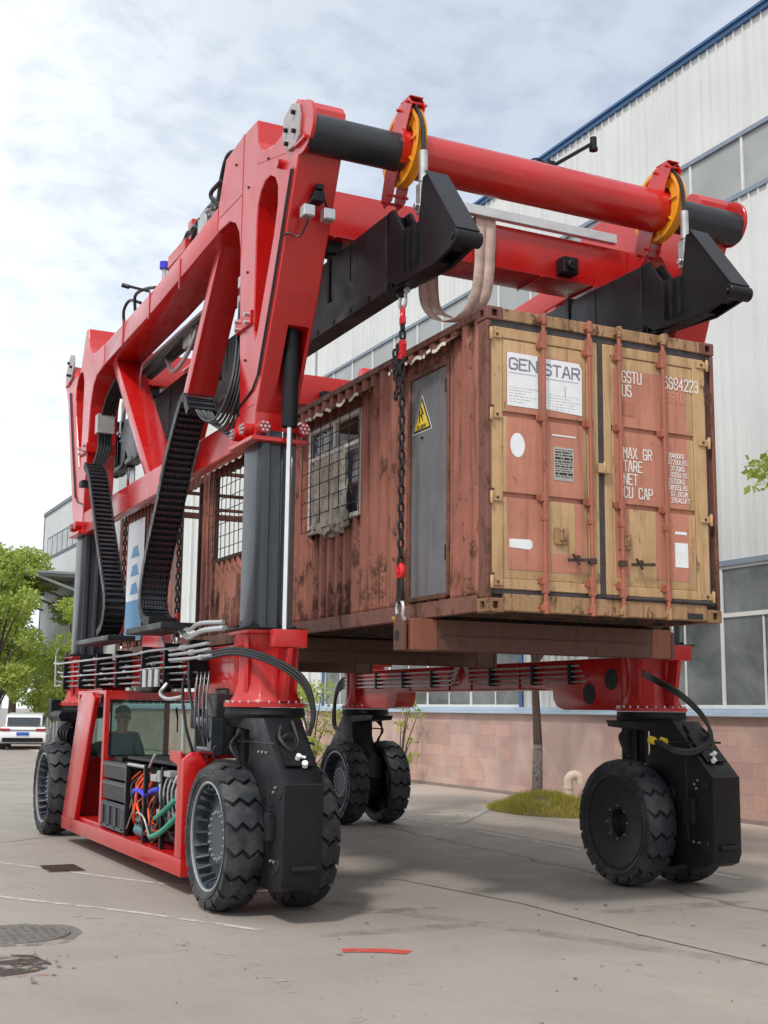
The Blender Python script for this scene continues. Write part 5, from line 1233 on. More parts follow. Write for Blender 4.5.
# ================================================================== DRIVER
def person():
    J = {'pel': (0, 0, 0), 'belly': (0, -.02, .16), 'chest': (0, -.03, .36), 'neck': (0, -.05, .52), 'hd0': (0, -.07, .60), 'hd1': (0, -.085, .70), 'hd2': (0, -.06, .79),
         'shl': (-.19, -.03, .45), 'ell': (-.25, -.13, .22), 'wrl': (-.17, -.36, .16), 'hal': (-.15, -.43, .17), 'shr': (.19, -.03, .45), 'elr': (.25, -.13, .22), 'wrr': (.17, -.36, .16), 'har': (.15, -.43, .17),
         'hpl': (-.10, -.03, -.02), 'knl': (-.13, -.46, .0), 'anl': (-.13, -.50, -.36), 'tol': (-.13, -.64, -.40), 'hpr': (.10, -.03, -.02), 'knr': (.13, -.46, .0), 'anr': (.13, -.50, -.36), 'tor': (.13, -.64, -.40)}
    rad = {'pel': .14, 'belly': .145, 'chest': .155, 'neck': .06, 'hd0': .072, 'hd1': .092, 'hd2': .082, 'shl': .075, 'shr': .075, 'ell': .047, 'elr': .047, 'wrl': .032, 'wrr': .032, 'hal': .035, 'har': .035,
           'hpl': .095, 'hpr': .095, 'knl': .066, 'knr': .066, 'anl': .045, 'anr': .045, 'tol': .04, 'tor': .04}
    E_ = [('pel', 'belly'), ('belly', 'chest'), ('chest', 'neck'), ('neck', 'hd0'), ('hd0', 'hd1'), ('hd1', 'hd2')]
    for s in 'lr': E_ += [('chest', 'sh' + s), ('sh' + s, 'el' + s), ('el' + s, 'wr' + s), ('wr' + s, 'ha' + s), ('pel', 'hp' + s), ('hp' + s, 'kn' + s), ('kn' + s, 'an' + s), ('an' + s, 'to' + s)]
    ks = list(J)
    me = bpy.data.meshes.new('person'); me.from_pydata([J[k] for k in ks], [(ks.index(a), ks.index(b)) for a, b in E_], [])
    o = bpy.data.objects.new('person', me); COL.objects.link(o)
    md = o.modifiers.new('k', 'SKIN'); md.use_smooth_shade = True
    for i, k in enumerate(ks):
        v = me.skin_vertices[0].data[i]; r = rad[k]; v.radius = (r, r); v.use_root = (k == 'pel')
    o.modifiers.new('s', 'SUBSURF').levels = 2; o.modifiers['s'].render_levels = 2
    bpy.context.view_layer.update()
    new = bpy.data.meshes.new_from_object(o.evaluated_get(bpy.context.evaluated_depsgraph_get())); o.modifiers.clear(); o.data = new
    new.materials.clear(); new.materials.append(SHIRT); new.materials.append(SKIN)
    for p in new.polygons:
        c = p.center; p.use_smooth = True
        if c.z > .50 or (c.y < -.33 and .05 < c.z): p.material_index = 1
    loc = Vector((-1.06, 7.42, .92)); o.location = loc; ORG_OF[o.name] = loc
    tag(o, 'driver in a dark work shirt with short grey hair, seated behind the cab windscreen', 'person')
    f = MB()
    for s in (-1, 1): f.lathe([(-.010, .002), (-.006, .009), (0, .012), (.008, .002)], (loc.x + s * .034, loc.y - .168, loc.z + .715), 10, 'y')
    f.build('eye', BLKP, o)
    f = MB(); f.prism([(loc.y - .165, loc.z + .72), (loc.y - .205, loc.z + .67), (loc.y - .165, loc.z + .655)], loc.x - .014, loc.x + .014).build('nose', SKIN, o, bevel=.006, seg=2)
    MB().box((loc.x - .028, loc.y - .172, loc.z + .628), (loc.x + .028, loc.y - .160, loc.z + .636)).build('mouth', LAMPR, o)
    for s in (-1, 1): MB().lathe([(-.01, .004), (-.008, .026), (.008, .030), (.012, .01)], (loc.x + s * .093, loc.y - .075, loc.z + .70), 12, 'x').build('ear', SKIN, o)
    h = MB(); bmesh.ops.create_uvsphere(h.bm, u_segments=24, v_segments=16, radius=.1)
    for v in h.bm.verts: v.co = Vector((v.co.x * 1.02, v.co.y * 1.10 + .012, v.co.z * .95)) + Vector((loc.x, loc.y - .07, loc.z + .762))
    bmesh.ops.delete(h.bm, geom=[v for v in h.bm.verts if v.co.z < loc.z + .74 + max(0, (loc.y - .09 - v.co.y)) * .9 or (v.co.y < loc.y - .13 and v.co.z < loc.z + .81)], context='VERTS')
    h.build('hair', HAIR, o, smooth=80)
person()
# ================================================================== GROUND
def sheet_obj(name, poly, z, mat):
    mb = MB(); mb.bm.faces.new([mb.bm.verts.new((x, y, z)) for x, y in poly]); bmesh.ops.recalc_face_normals(mb.bm, faces=mb.bm.faces)
    o = mb.build(name, mat, None, origin=(0, 0, 0), recalc=False)
    if o.data.polygons[0].normal.z < 0: o.data.flip_normals()
    return struct(o)
sheet_obj('ground', [(-600, -200), (600, -200), (600, 900), (-600, 900)], 0, CONC)
# raised pavement by the factory with a dropped kerb edge almost flush with the yard
pv = MB().prism([(4.45, -.02), (4.50, .022), (9.6, .028), (9.6, -.02)], -30, 60, 'y').build('pavement', WALK, None, origin=(0, 0, 0)); struct(pv)
def line(pts, w, z, mat, name='road_marking'):
    mb = MB(); P = [Vector((*p, z)) for p in pts]; rows = []
    for i, p in enumerate(P):
        t = (P[min(i + 1, len(P) - 1)] - P[max(i - 1, 0)]).normalized(); n = Vector((-t.y, t.x, 0))
        rows.append((mb.bm.verts.new(p + n * w / 2), mb.bm.verts.new(p - n * w / 2)))
    for A, B in zip(rows, rows[1:]): mb.bm.faces.new((A[0], A[1], B[1], B[0]))
    o = mb.build(name, mat, None, origin=(0, 0, 0), recalc=False)
    if o.data.polygons[0].normal.z < 0: o.data.flip_normals()
    return struct(o)
line([(4.36, 2), (4.36, 10), (4.36, 18), (4.36, 40)], .10, .004, LINEP)
line([(4.55, 8.5), (6.2, 10.5), (7.8, 12.9)], .14, .036, LINEP)
line([(-5.5, 11.5), (-2.69, 6.19), (-1.71, 4.29), (-1.2, 3.4)], .07, .004, LINEP)
line([(-6, 9.3), (-3.11, 3.59), (-2.17, 2.51 - .3), (-1.5, 1.0)], .07, .004, LINEP)
line([(-2.7, 2.4), (-2.07, .15), (-2.05, -1.9), (-2.0, -4)], .16, .004, LINEF)
line([(-.3, 4.6), (.89, 3.27), (1.2, 1.4), (1.2, -.33), (1.3, -1.66), (1.4, -3)], .016, .004, GASK, 'joint')
mh = MB().cyl((-3.30, 1.56, -.01), (-3.30, 1.56, .008), .36, 40).build('manhole_cover', IRON, None, origin=(-3.30, 1.56, 0)); tag(mh, 'round cast iron manhole cover in the concrete yard', 'manhole cover')
m = MB()
for i in range(9):
    for j in range(9):
        x, y = -3.30 + (i - 4) * .07, 1.56 + (j - 4) * .07
        if (x + 3.30) ** 2 + (y - 1.56) ** 2 < .10: m.cbox((x, y, .010), (.035, .035, .004))
m.torus((-3.30, 1.56, .004), .385, .012, 'z', 40, 6)
m.build('tread_pattern', IRON, mh)
def worn_disc(name, cx, cy, rx, ry, mat, seed, z=.004):
    random.seed(seed); P = []
    for k in range(28):
        a = 2 * math.pi * k / 28; r = 1 + .25 * noise.noise((math.cos(a) * 1.5, math.sin(a) * 1.5, seed)); P.append((cx + rx * r * math.cos(a), cy + ry * r * math.sin(a)))
    return sheet_obj(name, P, z, mat)
worn_disc('asphalt_patch', -3.30, 1.56, .50, .48, PATCH, 3, .003)
worn_disc('dirt_patch', -3.70, .42, .42, .40, DIRT, 8)
worn_disc('paint_splash', -3.60, -.02, .22, .04, REDP, 9, .006)
worn_disc('wet_stain', -.4, .6, .9, .12, worn_paint('stain', (.20, .18, .165), .42, 3, .42), 12)
worn_disc('tyre_stain', -.1, 1.5, .5, .10, worn_paint('stain_b', (.17, .155, .14), .42, 3, .42), 22)
line([(-1.26, -.02), (-1.10, -.08), (-.96, -.16), (-.84, -.28)], .15, .006, worn_paint('red_mark', (.62, .07, .05), .36), 'paint_mark')
gr = MB().box((-2.35, 5.15, -.01), (-1.95, 5.75, .004))
g = gr.build('drain_grate', IRON, None, origin=(-2.15, 5.45, 0)); tag(g, 'rusty rectangular drain grate in the yard left of the carrier', 'drain grate')
m = MB()
for k in range(9): m.box((-2.33, 5.18 + k * .063, .004), (-1.97, 5.205 + k * .063, .014))
m.build('grate_bar', RIRON, g)
def tyre_mark(pts, w, sd):
    line(pts, w, .0045 + .0004 * sd, TMARK, 'tyre_mark')
TMARK = worn_paint('tyre_mark_dust', (.27, .24, .215), .42, 3, .42)
tyre_mark([(5.5, -7), (1.2, -1.5), (-1.0, 3.5)], .22, 4)
worn_disc('oil_stain', 2.4, .7, .8, .16, worn_paint('oil_b', (.22, .195, .175), .42, 2, .42), 43, .0056)

# scattered litter and leaves
random.seed(21); mb = MB()
for k in range(420):
    if k < 150: x, y, z = random.uniform(4.2, 8.6), random.uniform(5, 22), .03
    elif k < 215: x, y, z = random.uniform(-1.5, 4.2), random.uniform(-2.5, 9), .003
    elif k < 270: x, y, z = random.gauss(-3.6, .3), random.gauss(.4, .35), .006
    else: x, y, z = random.uniform(-3.5, 3.5), random.uniform(-3.5, 4), .004
    s = random.uniform(.012, .035) * (.45 if k >= 270 else 1); a = random.uniform(0, 6.28); v = []
    for q in range(4): v.append(mb.bm.verts.new((x + s * math.cos(a + q * 1.57) * (1 if q % 2 else .5), y + s * math.sin(a + q * 1.57) * (1 if q % 2 else .5), z + random.uniform(0, .012))))
    mb.bm.faces.new(v)
stuff(mb.build('leaf_litter', DRY, None, origin=(0, 0, 0), recalc=False))

# ================================================================== FACTORY
WX = 9.0
F = root('factory_building', (WX, 18, 0), 'long factory hall with off white ribbed siding, blue roof edge and pink block base', 'building')
BY0, BY1 = -14.0, 46.0
def siding(x, y0, y1, z0, z1, mat, par, pitch=.225, name='wall'):
    mb = MB(); P = []; y = y0
    while y < y1:
        P += [(x, y), (x, y + pitch - .045), (x - .036, y + pitch - .036), (x - .036, y + pitch - .012)]; y += pitch
    P = [(a, min(b, y1)) for a, b in P] + [(x, y1)]
    lo = [mb.bm.verts.new((a, b, z0)) for a, b in P]; hi = [mb.bm.verts.new((a, b, z1)) for a, b in P]
    for i in range(len(P) - 1): mb.bm.faces.new((lo[i], hi[i], hi[i + 1], lo[i + 1]))
    return mb.build(name, mat, par, smooth=5, recalc=False)
siding(WX, BY0, BY1, 4.27, 10.42, SIDING, F); siding(WX, BY0, BY1, 11.55, 13.5, SIDING, F)
MB().box((WX + .05, BY0, 0), (WX + 18, BY1, 13.4)).build('hall_core', SIDEG, F)
MB().box((WX - .07, BY0, 13.47), (WX + .3, BY1, 13.56)).box((WX - .11, BY0, 13.56), (WX + .3, BY1, 13.61)).build('roof_edge', BTRIM, F)
MB().prism([(WX - .05, 13.61), (WX + 9, 14.7), (WX + 18, 13.61)], BY0, BY1, 'y').build('roof', BTRIM, F)
bw = MB().box((WX - .06, BY0, -.02), (WX + .049, BY1, 1.70)).build('block_wall', BRICK, F)
MB().box((WX - .16, BY0, 1.70), (WX + .049, BY1, 1.755)).box((WX - .10, BY0, 1.756), (WX + .049, BY1, 1.84)).build('window_ledge', LEDGE, F, bevel=.008)
MB().box((WX - .05, BY0, 4.18), (WX + .03, BY1, 4.27)).box((WX - .05, BY0, 10.42), (WX + .03, BY1, 10.50)).box((WX - .05, BY0, 11.48), (WX + .03, BY1, 11.56)).build('window_trim', BTRIM if False else simple('grey_blue_trim', (.20, .25, .31), .5), F)
# ribbon window
y = 2.6; k = 0
while y < BY1:
    y1 = min(y + 1.32 * 1, BY1)
    if y1 - y > .3:
        w = MB().box((WX - .03, y, 10.50), (WX + .02, y + .05, 11.48)).build('ribbon_window', WALU, F)
        MB().box((WX + .0, y + .05, 10.50), (WX + .012, y1, 11.48)).build('pane', PANEU, w)
    y += 1.32
MB().box((WX, BY0, 10.5), (WX + .012, 2.6, 11.48)).build('ribbon_pane', PANEU, F)
# lower windows in bays with siding and blue posts between
def lower_window(y0, y1):
    zt, zl, zb = 4.18, 3.36, 1.842
    m = MB().box((WX - .02, y0, zb), (WX + .04, y0 + .035, zt)).box((WX - .02, y1 - .035, zb), (WX + .04, y1, zt)).box((WX - .02, y0 + .035, zb), (WX + .04, y1 - .035, zb + .05)).box((WX - .02, y0 + .035, zt - .05), (WX + .04, y1 - .035, zt)).box((WX - .022, y0 + .035, zl - .035), (WX + .04, y1 - .035, zl + .035))
    m.box((WX - .005, y0 + .5 * (y1 - y0) - .018, zb + .05), (WX + .035, y0 + .5 * (y1 - y0) + .018, zl - .035))
    w = m.build('window', WALU, F)
    MB().box((WX + .008, y0 + .035, zl + .035), (WX + .016, y1 - .035, zt - .05)).box((WX + .012, y0 + .035, zb + .05), (WX + .020, y0 + .5 * (y1 - y0) - .018, zl - .035)).box((WX + .004, y0 + .5 * (y1 - y0) + .018, zb + .05), (WX + .014, y1 - .035, zl - .035)).build('pane', PANEL, w)
for a, b in ((-6, 11.3), (13.7, 24.0), (26, 36), (37.5, 45.5)):
    n = round((b - a) / 1.95); st = (b - a) / n
    for i in range(n): lower_window(a + i * st, a + (i + 1) * st)
for a, b in ((11.3, 13.55), (24.1, 25.9), (36.1, 37.4)):
    siding(WX, a, b, 1.842, 4.18, SIDING, F)
for y in (13.56, 25.9, 24.0): MB().box((WX - .06, y, 1.842), (WX + .02, y + .13, 4.18)).build('blue_post', BTRIM, F)
MB().box((WX - .062, BY0, .0), (WX - .0601, BY1, .10)).build('wall_foot', simple('dark_plaster', (.24, .19, .17), .8), F)  # thin strip along the wall foot, darker than the blocks above

for y in (25.0, 36.8):
    MB().tube([(WX - .12, y, 13.4), (WX - .12, y, 1.9), (WX - .18, y, 1.7), (WX - .18, y, .2)], .05, 10).build('downpipe', WALU, F)
# second hall behind, with strip window and entrance canopy
G2 = root('far_hall', (WX, 57, 0), 'pale grey hall beyond the main one, with a strip window and entrance canopy', 'building')
MB().box((WX, 49.0, 0), (WX + 16, 66.5, 12.95)).build('wall', SIDEG, G2)
MB().box((WX - .08, 48.9, 12.95), (WX + 16, 66.6, 13.15)).box((WX - .04, 66.5, 0), (WX + .1, 66.62, 12.95)).build('roof_edge', simple('dark_edge', (.12, .15, .18), .5), G2)
w = MB().box((WX - .05, 54, 10.2), (WX - .01, 65.2, 11.5)).build('strip_window', simple('dark_frame', (.10, .12, .13), .5), G2)
m = MB()
for k in range(8): m.box((WX - .07, 54.2 + k * 1.37, 10.32), (WX - .052, 55.35 + k * 1.37, 11.38))
m.build('pane', PANEU, w)
m = MB().prism([(54, 8.3), (66, 8.3), (66, 8.42), (54, 8.42)], WX - 3.2, WX)
for y in (54.2, 58, 62, 65.8): m.bar((WX - 3.1, y, 8.35), (WX, y, 7.3), .12, .12).bar((WX - 3.1, y, 8.3), (WX, y, 8.25), .1, .2)
m.build('canopy', simple('canopy_grey', (.26, .27, .28), .5), G2)
m = MB()
for k in range(20): m.box((WX - .06, 49.5 + k * .85, 0), (WX - .01, 49.8 + k * .85, 4.2))
m.build('shutter_rib', WALU, G2)
m = MB().box((5.2, 74.0, 0), (8.0, 74.3, 3.4))
gate = MB().box((3.0, 78, 0), (9, 78.2, 3.6)).build('gate_house', SIDEG, None, origin=(6, 78, 0)); tag(gate, 'low pale wall of a gatehouse far behind the parked cars', 'wall')
m.bm.free()
fn = root('metal_fence', (0, 72, 0), 'white metal railing fence behind the parked cars under the trees', 'fence')
m = MB()
for k in range(110): m.box((-14 + k * .16, 71.99, .1), (-13.96 + k * .16, 72.03, 1.5))
m.build('railing', WALU, fn); MB().box((-14, 71.97, .2), (3.8, 72.05, .28)).box((-14, 71.97, 1.35), (3.8, 72.05, 1.43)).build('rail', WALU, fn)

# vent pipe and grass mound, pavement tree
MB_ = MB().tube([(8.55, 11.35, 0), (8.55, 11.35, .42), (8.57, 11.33, .53), (8.65, 11.29, .575), (8.73, 11.25, .53), (8.75, 11.23, .40)], .088, 14, smooth=3)
vp = MB_.build('vent_pipe', PIPEW, None, origin=(8.55, 11.35, 0)); tag(vp, 'cream painted pipe bent over like a hook beside the pink wall', 'pipe')
MB().lathe([(.32, .09), (.32, .10), (.36, .10), (.36, .09)], (8.55, 11.35, 0), 16, 'z').build('collar', PIPEW, vp)
TX, TY = 7.55, 10.9
GX, GY = 7.20, 10.05
random.seed(31); mb = MB(); V = {}
n = 30
for i in range(n + 1):
    for j in range(n + 1):
        u, v = (i / n - .5) * 2, (j / n - .5) * 2; d = math.hypot(u, v)
        h = max(0, 1 - d * d) ** 1.2 * .30 + .05 * noise.noise((u * 3, v * 3, 1)) * max(0, 1 - d)
        V[i, j] = mb.bm.verts.new((GX + u * .85 * (1 + .1 * noise.noise((u, v, 4))), GY + v * 1.45, .026 + max(-.01, h - .004)))
for i in range(n):
    for j in range(n): mb.bm.faces.new((V[i, j], V[i + 1, j], V[i + 1, j + 1], V[i, j + 1]))
struct(mb.build('earth_mound', simple('mound_soil', (.17, .14, .05), .9, var=.3, scale=10, bmp=.5), None, origin=(TX, TY, 0), recalc=False))
mb = MB()
for k in range(9000):
    a = random.uniform(0, 6.28); r = math.sqrt(random.random()); u, v = r * math.cos(a), r * math.sin(a)
    if noise.noise((u * 2.2, v * 2.2, 7)) < -.14 - .35 * (1 - r): continue
    x, y = GX + u * .86, GY + v * 1.45; z = .026 + max(0, 1 - r * r) ** 1.2 * .30
    h = random.uniform(.04, .12); ang = random.uniform(0, 6.28); dx, dy = math.cos(ang), math.sin(ang); b = random.uniform(.3, 1.3) * h
    p = [(x - dy * .005, y + dx * .005, z - .01), (x + dy * .005, y - dx * .005, z - .01), (x + dx * b, y + dy * b, z + h)]
    mb.bm.faces.new([mb.bm.verts.new(q) for q in p])
stuff(mb.build('grass', GRS, None, origin=(TX, TY, 0), recalc=False))

def crown_leaves(clusters, n, size, seed, flat=.5):
    """leaf sprays: small folded quads scattered in clumps"""
    random.seed(seed); mb = MB(); bm = mb.bm
    tot = sum(c[3] ** 2 for c in clusters)
    for cx, cy, cz, r in clusters:
        for k in range(int(n * r * r / tot)):
            while True:
                p = Vector((random.uniform(-1, 1), random.uniform(-1, 1), random.uniform(-1, 1)))
                l = p.length
                if l < 1 and random.random() < .25 + .75 * l: break
            q = Vector((cx, cy, cz)) + Vector((p.x * r, p.y * r, p.z * r * .72))
            if noise.noise(q * (1.6 / max(r, .5)) + Vector((seed, 0, 0))) < -.12: continue
            s = size * random.uniform(.6, 1.4)
            d = Vector((random.gauss(0, 1), random.gauss(0, 1), random.gauss(-.2, .6))).normalized(); u = d.cross(Vector((random.gauss(0, 1), random.gauss(0, 1), random.gauss(0, 1)))).normalized()
            a, b, c_, e = q, q + d * s * .5 + u * s * .28, q + d * s, q + d * s * .5 - u * s * .28
            bm.faces.new([bm.verts.new(v) for v in (a, b, c_, e)])
    return mb
def tree(loc, h, r, n, size, seed, label, group, mat, trunk_r=.16, bark=BARK, nclump=26, base=.35, lean=(0, 0)):
    random.seed(seed); x, y = loc; t = root('tree', (x, y, 0), label, 'tree', group)
    m = MB(); top = (x + lean[0], y + lean[1], h * .86)
    m.tube([(x, y, -.05), (x + .03, y, h * .2), (x + lean[0] * .5 - .05, y + lean[1] * .5, h * .5), top], [trunk_r * 1.2, trunk_r, trunk_r * .6, trunk_r * .15], 10)
    cl = []
    for k in range(nclump):
        a = random.uniform(0, 6.28); v = random.random(); zz = h * (base + (1 - base) * v); wr = math.sin(math.pi * min(1, max(.12, .18 + .75 * v))) ** .7
        rr = r * wr * random.uniform(.35, .95)
        c = (x + lean[0] * v + rr * math.cos(a), y + lean[1] * v + rr * math.sin(a), zz, r * random.uniform(.24, .42))
        cl.append(c)
        if k % 2 == 0:
            z0 = h * random.uniform(.22, .55)
            zb = min(z0, zz - .2 * h) if zz > .4 * h else h * .2
            if bark is BARKW: zb = max(zb, h * .44)
            s0 = Vector((x + lean[0] * .4, y + lean[1] * .4, zb))
            m.tube([s0, s0.lerp(Vector(c[:3]), .5) + Vector((0, 0, .12 * r)), c[:3]], [trunk_r * .42, trunk_r * .25, trunk_r * .06], 6)
    m.build('trunk', BARK if bark is BARKW else bark, t)
    if bark is BARKW: MB().tube([(x, y, -.02), (x + .03, y, 1.15)], [trunk_r * 1.24, trunk_r * 1.06], 12).build('lime_wash', BARKW, t)
    crown_leaves(cl, n, size, seed).build('crown', mat, t, recalc=False)
    return t
tg = 'bright green trees at the end of the yard'
tree((6.2, 58), 9.3, 3.1, 30000, .20, 41, 'tall bright green tree rising highest behind the white car', tg, LEAF, .2)
tree((4.1, 50), 8.6, 2.2, 14000, .19, 42, 'bright green tree cut by the left edge of the photo', tg, LEAF, .17)
tree((7.6, 52), 6.9, 2.5, 24000, .17, 43, 'shorter bright green tree with a leaning dark trunk beside the carrier', tg, LEAF, .16, lean=(.8, 0), base=.22)
tree((6.1, 62), 7.6, 2.6, 12000, .2, 44, 'green tree standing behind the others near the no turn sign', tg, LEAF, .15)
tree((-1.5, 64), 8.0, 3.2, 9000, .22, 45, 'green tree beyond the yard, left of the parked cars', tg, LEAF, .2)
tree((TX, TY), 5.9, 1.75, 3800, .13, 46, 'young pavement tree with lime washed trunk rising from the grass mound', 'young trees on the pavement', LEAFD, .085, BARKW, 16, .52)
tree((7.6, 3.55), 6.6, 1.25, 1500, .13, 47, 'young pavement tree whose leaves reach in at the right edge', 'young trees on the pavement', LEAF, .07, BARKW, 12, .62)
def bush(x, y, r, h, n, seed, label):
    t = root('shrub', (x, y, 0), label, 'shrub', 'shrubs growing against the factory wall'); random.seed(seed)
    cl = [(x + random.uniform(-r, r) * .6, y + random.uniform(-r, r), h * random.uniform(.2, .95), r * random.uniform(.35, .6)) for _ in range(9)]
    m = MB()
    for c in cl: m.tube([(x, y, 0), (x + (c[0] - x) * .4, y + (c[1] - y) * .4, c[2] * .6), c[:3]], [.03, .02, .008], 5)
    m.build('stem', BARK, t); crown_leaves(cl, n, .10, seed).build('foliage', LEAF, t, recalc=False)
bush(7.7, 21.8, 1.1, 2.3, 3800, 51, 'leafy green shrub seen behind the far right wheels, larger one'); bush(8.3, 17.9, .42, 2.15, 420, 52, 'thin twiggy shrub right of the far right wheels')

# ================================================================== CARS, SIGN
def car(x, y, rz, body, label, s=1.):
    t = root('parked_car', (0, 0, 0), label, 'car', 'cars parked at the end of the yard')
    W_ = .92
    def sec(pts, w0, w1):  # side profile extruded, with tumblehome
        m = MB(); A = [m.bm.verts.new((-w0 if z < .95 else -w1, yy, z)) for yy, z in pts]; B = [m.bm.verts.new((w0 if z < .95 else w1, yy, z)) for yy, z in pts]
        m.bm.faces.new(A); m.bm.faces.new(B[::-1]); n = len(pts)
        for i in range(n): m.bm.faces.new((A[i], B[i], B[(i + 1) % n], A[(i + 1) % n]))
        return m
    # rear of the car faces -Y
    sec([(-2.25, .34), (-2.32, .50), (-2.30, .78), (-2.24, .94), (-2.10, 1.05), (-1.2, 1.08), (.6, 1.04), (1.7, .93), (2.2, .78), (2.3, .5), (2.2, .3), (-1.9, .26)], .92, .86).build('body', body, t, bevel=.07, seg=3)
    sec([(-2.08, 1.052), (-1.80, 1.48), (-1.45, 1.62), (-.2, 1.68), (.35, 1.55), (1.15, 1.052)], .80, .72).build('cabin', body, t, bevel=.08, seg=3)
    MB().prism([(-2.135, 1.10), (-1.87, 1.47), (-1.84, 1.47), (-2.10, 1.10)], -.64, .64).build('rear_window', CARG, t)
    MB().prism([(-1.75, 1.13), (-1.55, 1.48), (-.2, 1.56), (.25, 1.46), (.9, 1.12)], -.745, -.725).prism([(-1.75, 1.13), (-1.55, 1.48), (-.2, 1.56), (.25, 1.46), (.9, 1.12)], .725, .745).build('side_window', CARG, t)
    for sx in (-1, 1):
        MB().box((min(sx * .50, sx * .90), -2.335, .86), (max(sx * .50, sx * .90), -2.22, .97)).build('tail_lamp', LAMPR, t, bevel=.02)
        for yy in (-1.42, 1.45):
            wh = MB().lathe([(-.1, .20), (-.11, .33), (-.08, .345), (.08, .345), (.11, .33), (.1, .20)], (sx * .82, yy, .345), 24).build('car_wheel', RUB, t)
            MB().lathe([(.112 * sx, .02), (.108 * sx, .2), (.09 * sx, .21)], (sx * .82, yy, .345), 16).build('hub_cap', ZNC, wh)
    MB().box((-.80, -2.34, .36), (.80, -2.25, .56)).build('bumper', BLK, t, bevel=.03)
    MB().box((-.24, -2.345, .66), (.24, -2.305, .80)).build('number_plate', PLATE, t)
    MB().box((-.5, -2.33, .90), (.5, -2.24, .93)).build('trim_bar', ZNC, t)
    t.location = (x, y, 0); t.rotation_euler = (0, 0, rz); t.scale = (s, s, s * .88)
    return t
car(4.75, 45.6, R(-14), CARW, 'white hatchback car seen from behind, parked left of the carrier')
car(2.55, 46.5, R(-14), CARR, 'dark maroon car cut off by the left edge of the photo')
sgn = root('road_sign', (4.35, 53.5, 0), 'round red ringed no turning sign on a pole between the trees', 'road sign')
MB().cyl((4.35, 53.5, 0), (4.35, 53.5, 2.55), .04, 10).build('pole', ZNC, sgn)
d_ = MB().cyl((4.35, 53.45, 2.25), (4.35, 53.42, 2.25), .36, 32).build('sign_face', SGNR, sgn)
MB().cyl((4.35, 53.419, 2.25), (4.35, 53.412, 2.25), .28, 32).build('white_disc', WHT, d_)
MB().bar((4.15, 53.408, 2.45), (4.55, 53.408, 2.05), .06, .006, up=(0, 1, 0)).build('red_bar', SGNR, d_)
MB().tube([(4.26, 53.404, 2.10), (4.26, 53.404, 2.33), (4.32, 53.404, 2.38), (4.42, 53.404, 2.36), (4.42, 53.404, 2.22)], .022, 6).build('arrow', BLKP, d_)

# ================================================================== WORLD, SUN, CAMERA
w = bpy.data.worlds.new('World'); S.world = w; w.use_nodes = True; nt = w.node_tree
bg = nt.nodes['Background']; SUN_EL, SUN_AZ = 52, 232     # azimuth from +Y clockwise: behind and left of the camera
sky = nt.nodes.new('ShaderNodeTexSky'); sky.sky_type = 'NISHITA'; sky.sun_disc = False; sky.sun_elevation = R(SUN_EL); sky.sun_rotation = R(SUN_AZ); sky.air_density = 1.0; sky.dust_density = .6; sky.ozone_density = 1.5
tc = nt.nodes.new('ShaderNodeTexCoord'); sx = nt.nodes.new('ShaderNodeSeparateXYZ'); nt.links.new(tc.outputs['Generated'], sx.inputs[0])
# project the view direction on a cloud layer overhead so the mottling shrinks towards the horizon
mx = nt.nodes.new('ShaderNodeMath'); mx.operation = 'MAXIMUM'; mx.inputs[1].default_value = .02; nt.links.new(sx.outputs['Z'], mx.inputs[0])
ad = nt.nodes.new('ShaderNodeMath'); ad.operation = 'ADD'; ad.inputs[1].default_value = .22; nt.links.new(mx.outputs[0], ad.inputs[0])
dx = nt.nodes.new('ShaderNodeMath'); dx.operation = 'DIVIDE'; dy = nt.nodes.new('ShaderNodeMath'); dy.operation = 'DIVIDE'
nt.links.new(sx.outputs['X'], dx.inputs[0]); nt.links.new(ad.outputs[0], dx.inputs[1]); nt.links.new(sx.outputs['Y'], dy.inputs[0]); nt.links.new(ad.outputs[0], dy.inputs[1])
cbn = nt.nodes.new('ShaderNodeCombineXYZ'); nt.links.new(dx.outputs[0], cbn.inputs[0]); nt.links.new(dy.outputs[0], cbn.inputs[1])
def cloud(scale, detail, rough, dist, lo, hi, vlo=0., vhi=1.):
    n = nt.nodes.new('ShaderNodeTexNoise'); n.inputs['Scale'].default_value = scale; n.inputs['Detail'].default_value = detail; n.inputs['Roughness'].default_value = rough; n.inputs['Distortion'].default_value = dist
    nt.links.new(cbn.outputs[0], n.inputs['Vector'])
    return ramp(nt, n.outputs['Fac'], [(lo, vlo), (hi, vhi)])
m1 = cloud(2.2, 5, .55, .3, .25, .55, .72, 1.)          # broad cover
m2 = cloud(13, 6, .58, .2, .33, .56, .60, 1.)           # small mottles
cov = mix(nt, .55, m1, m2)
br_ = cloud(1.1, 4, .5, .2, .3, .7)
cl_col = mix(nt, br_, (8.6, 9.2, 9.9), (9.8, 10.1, 10.4))
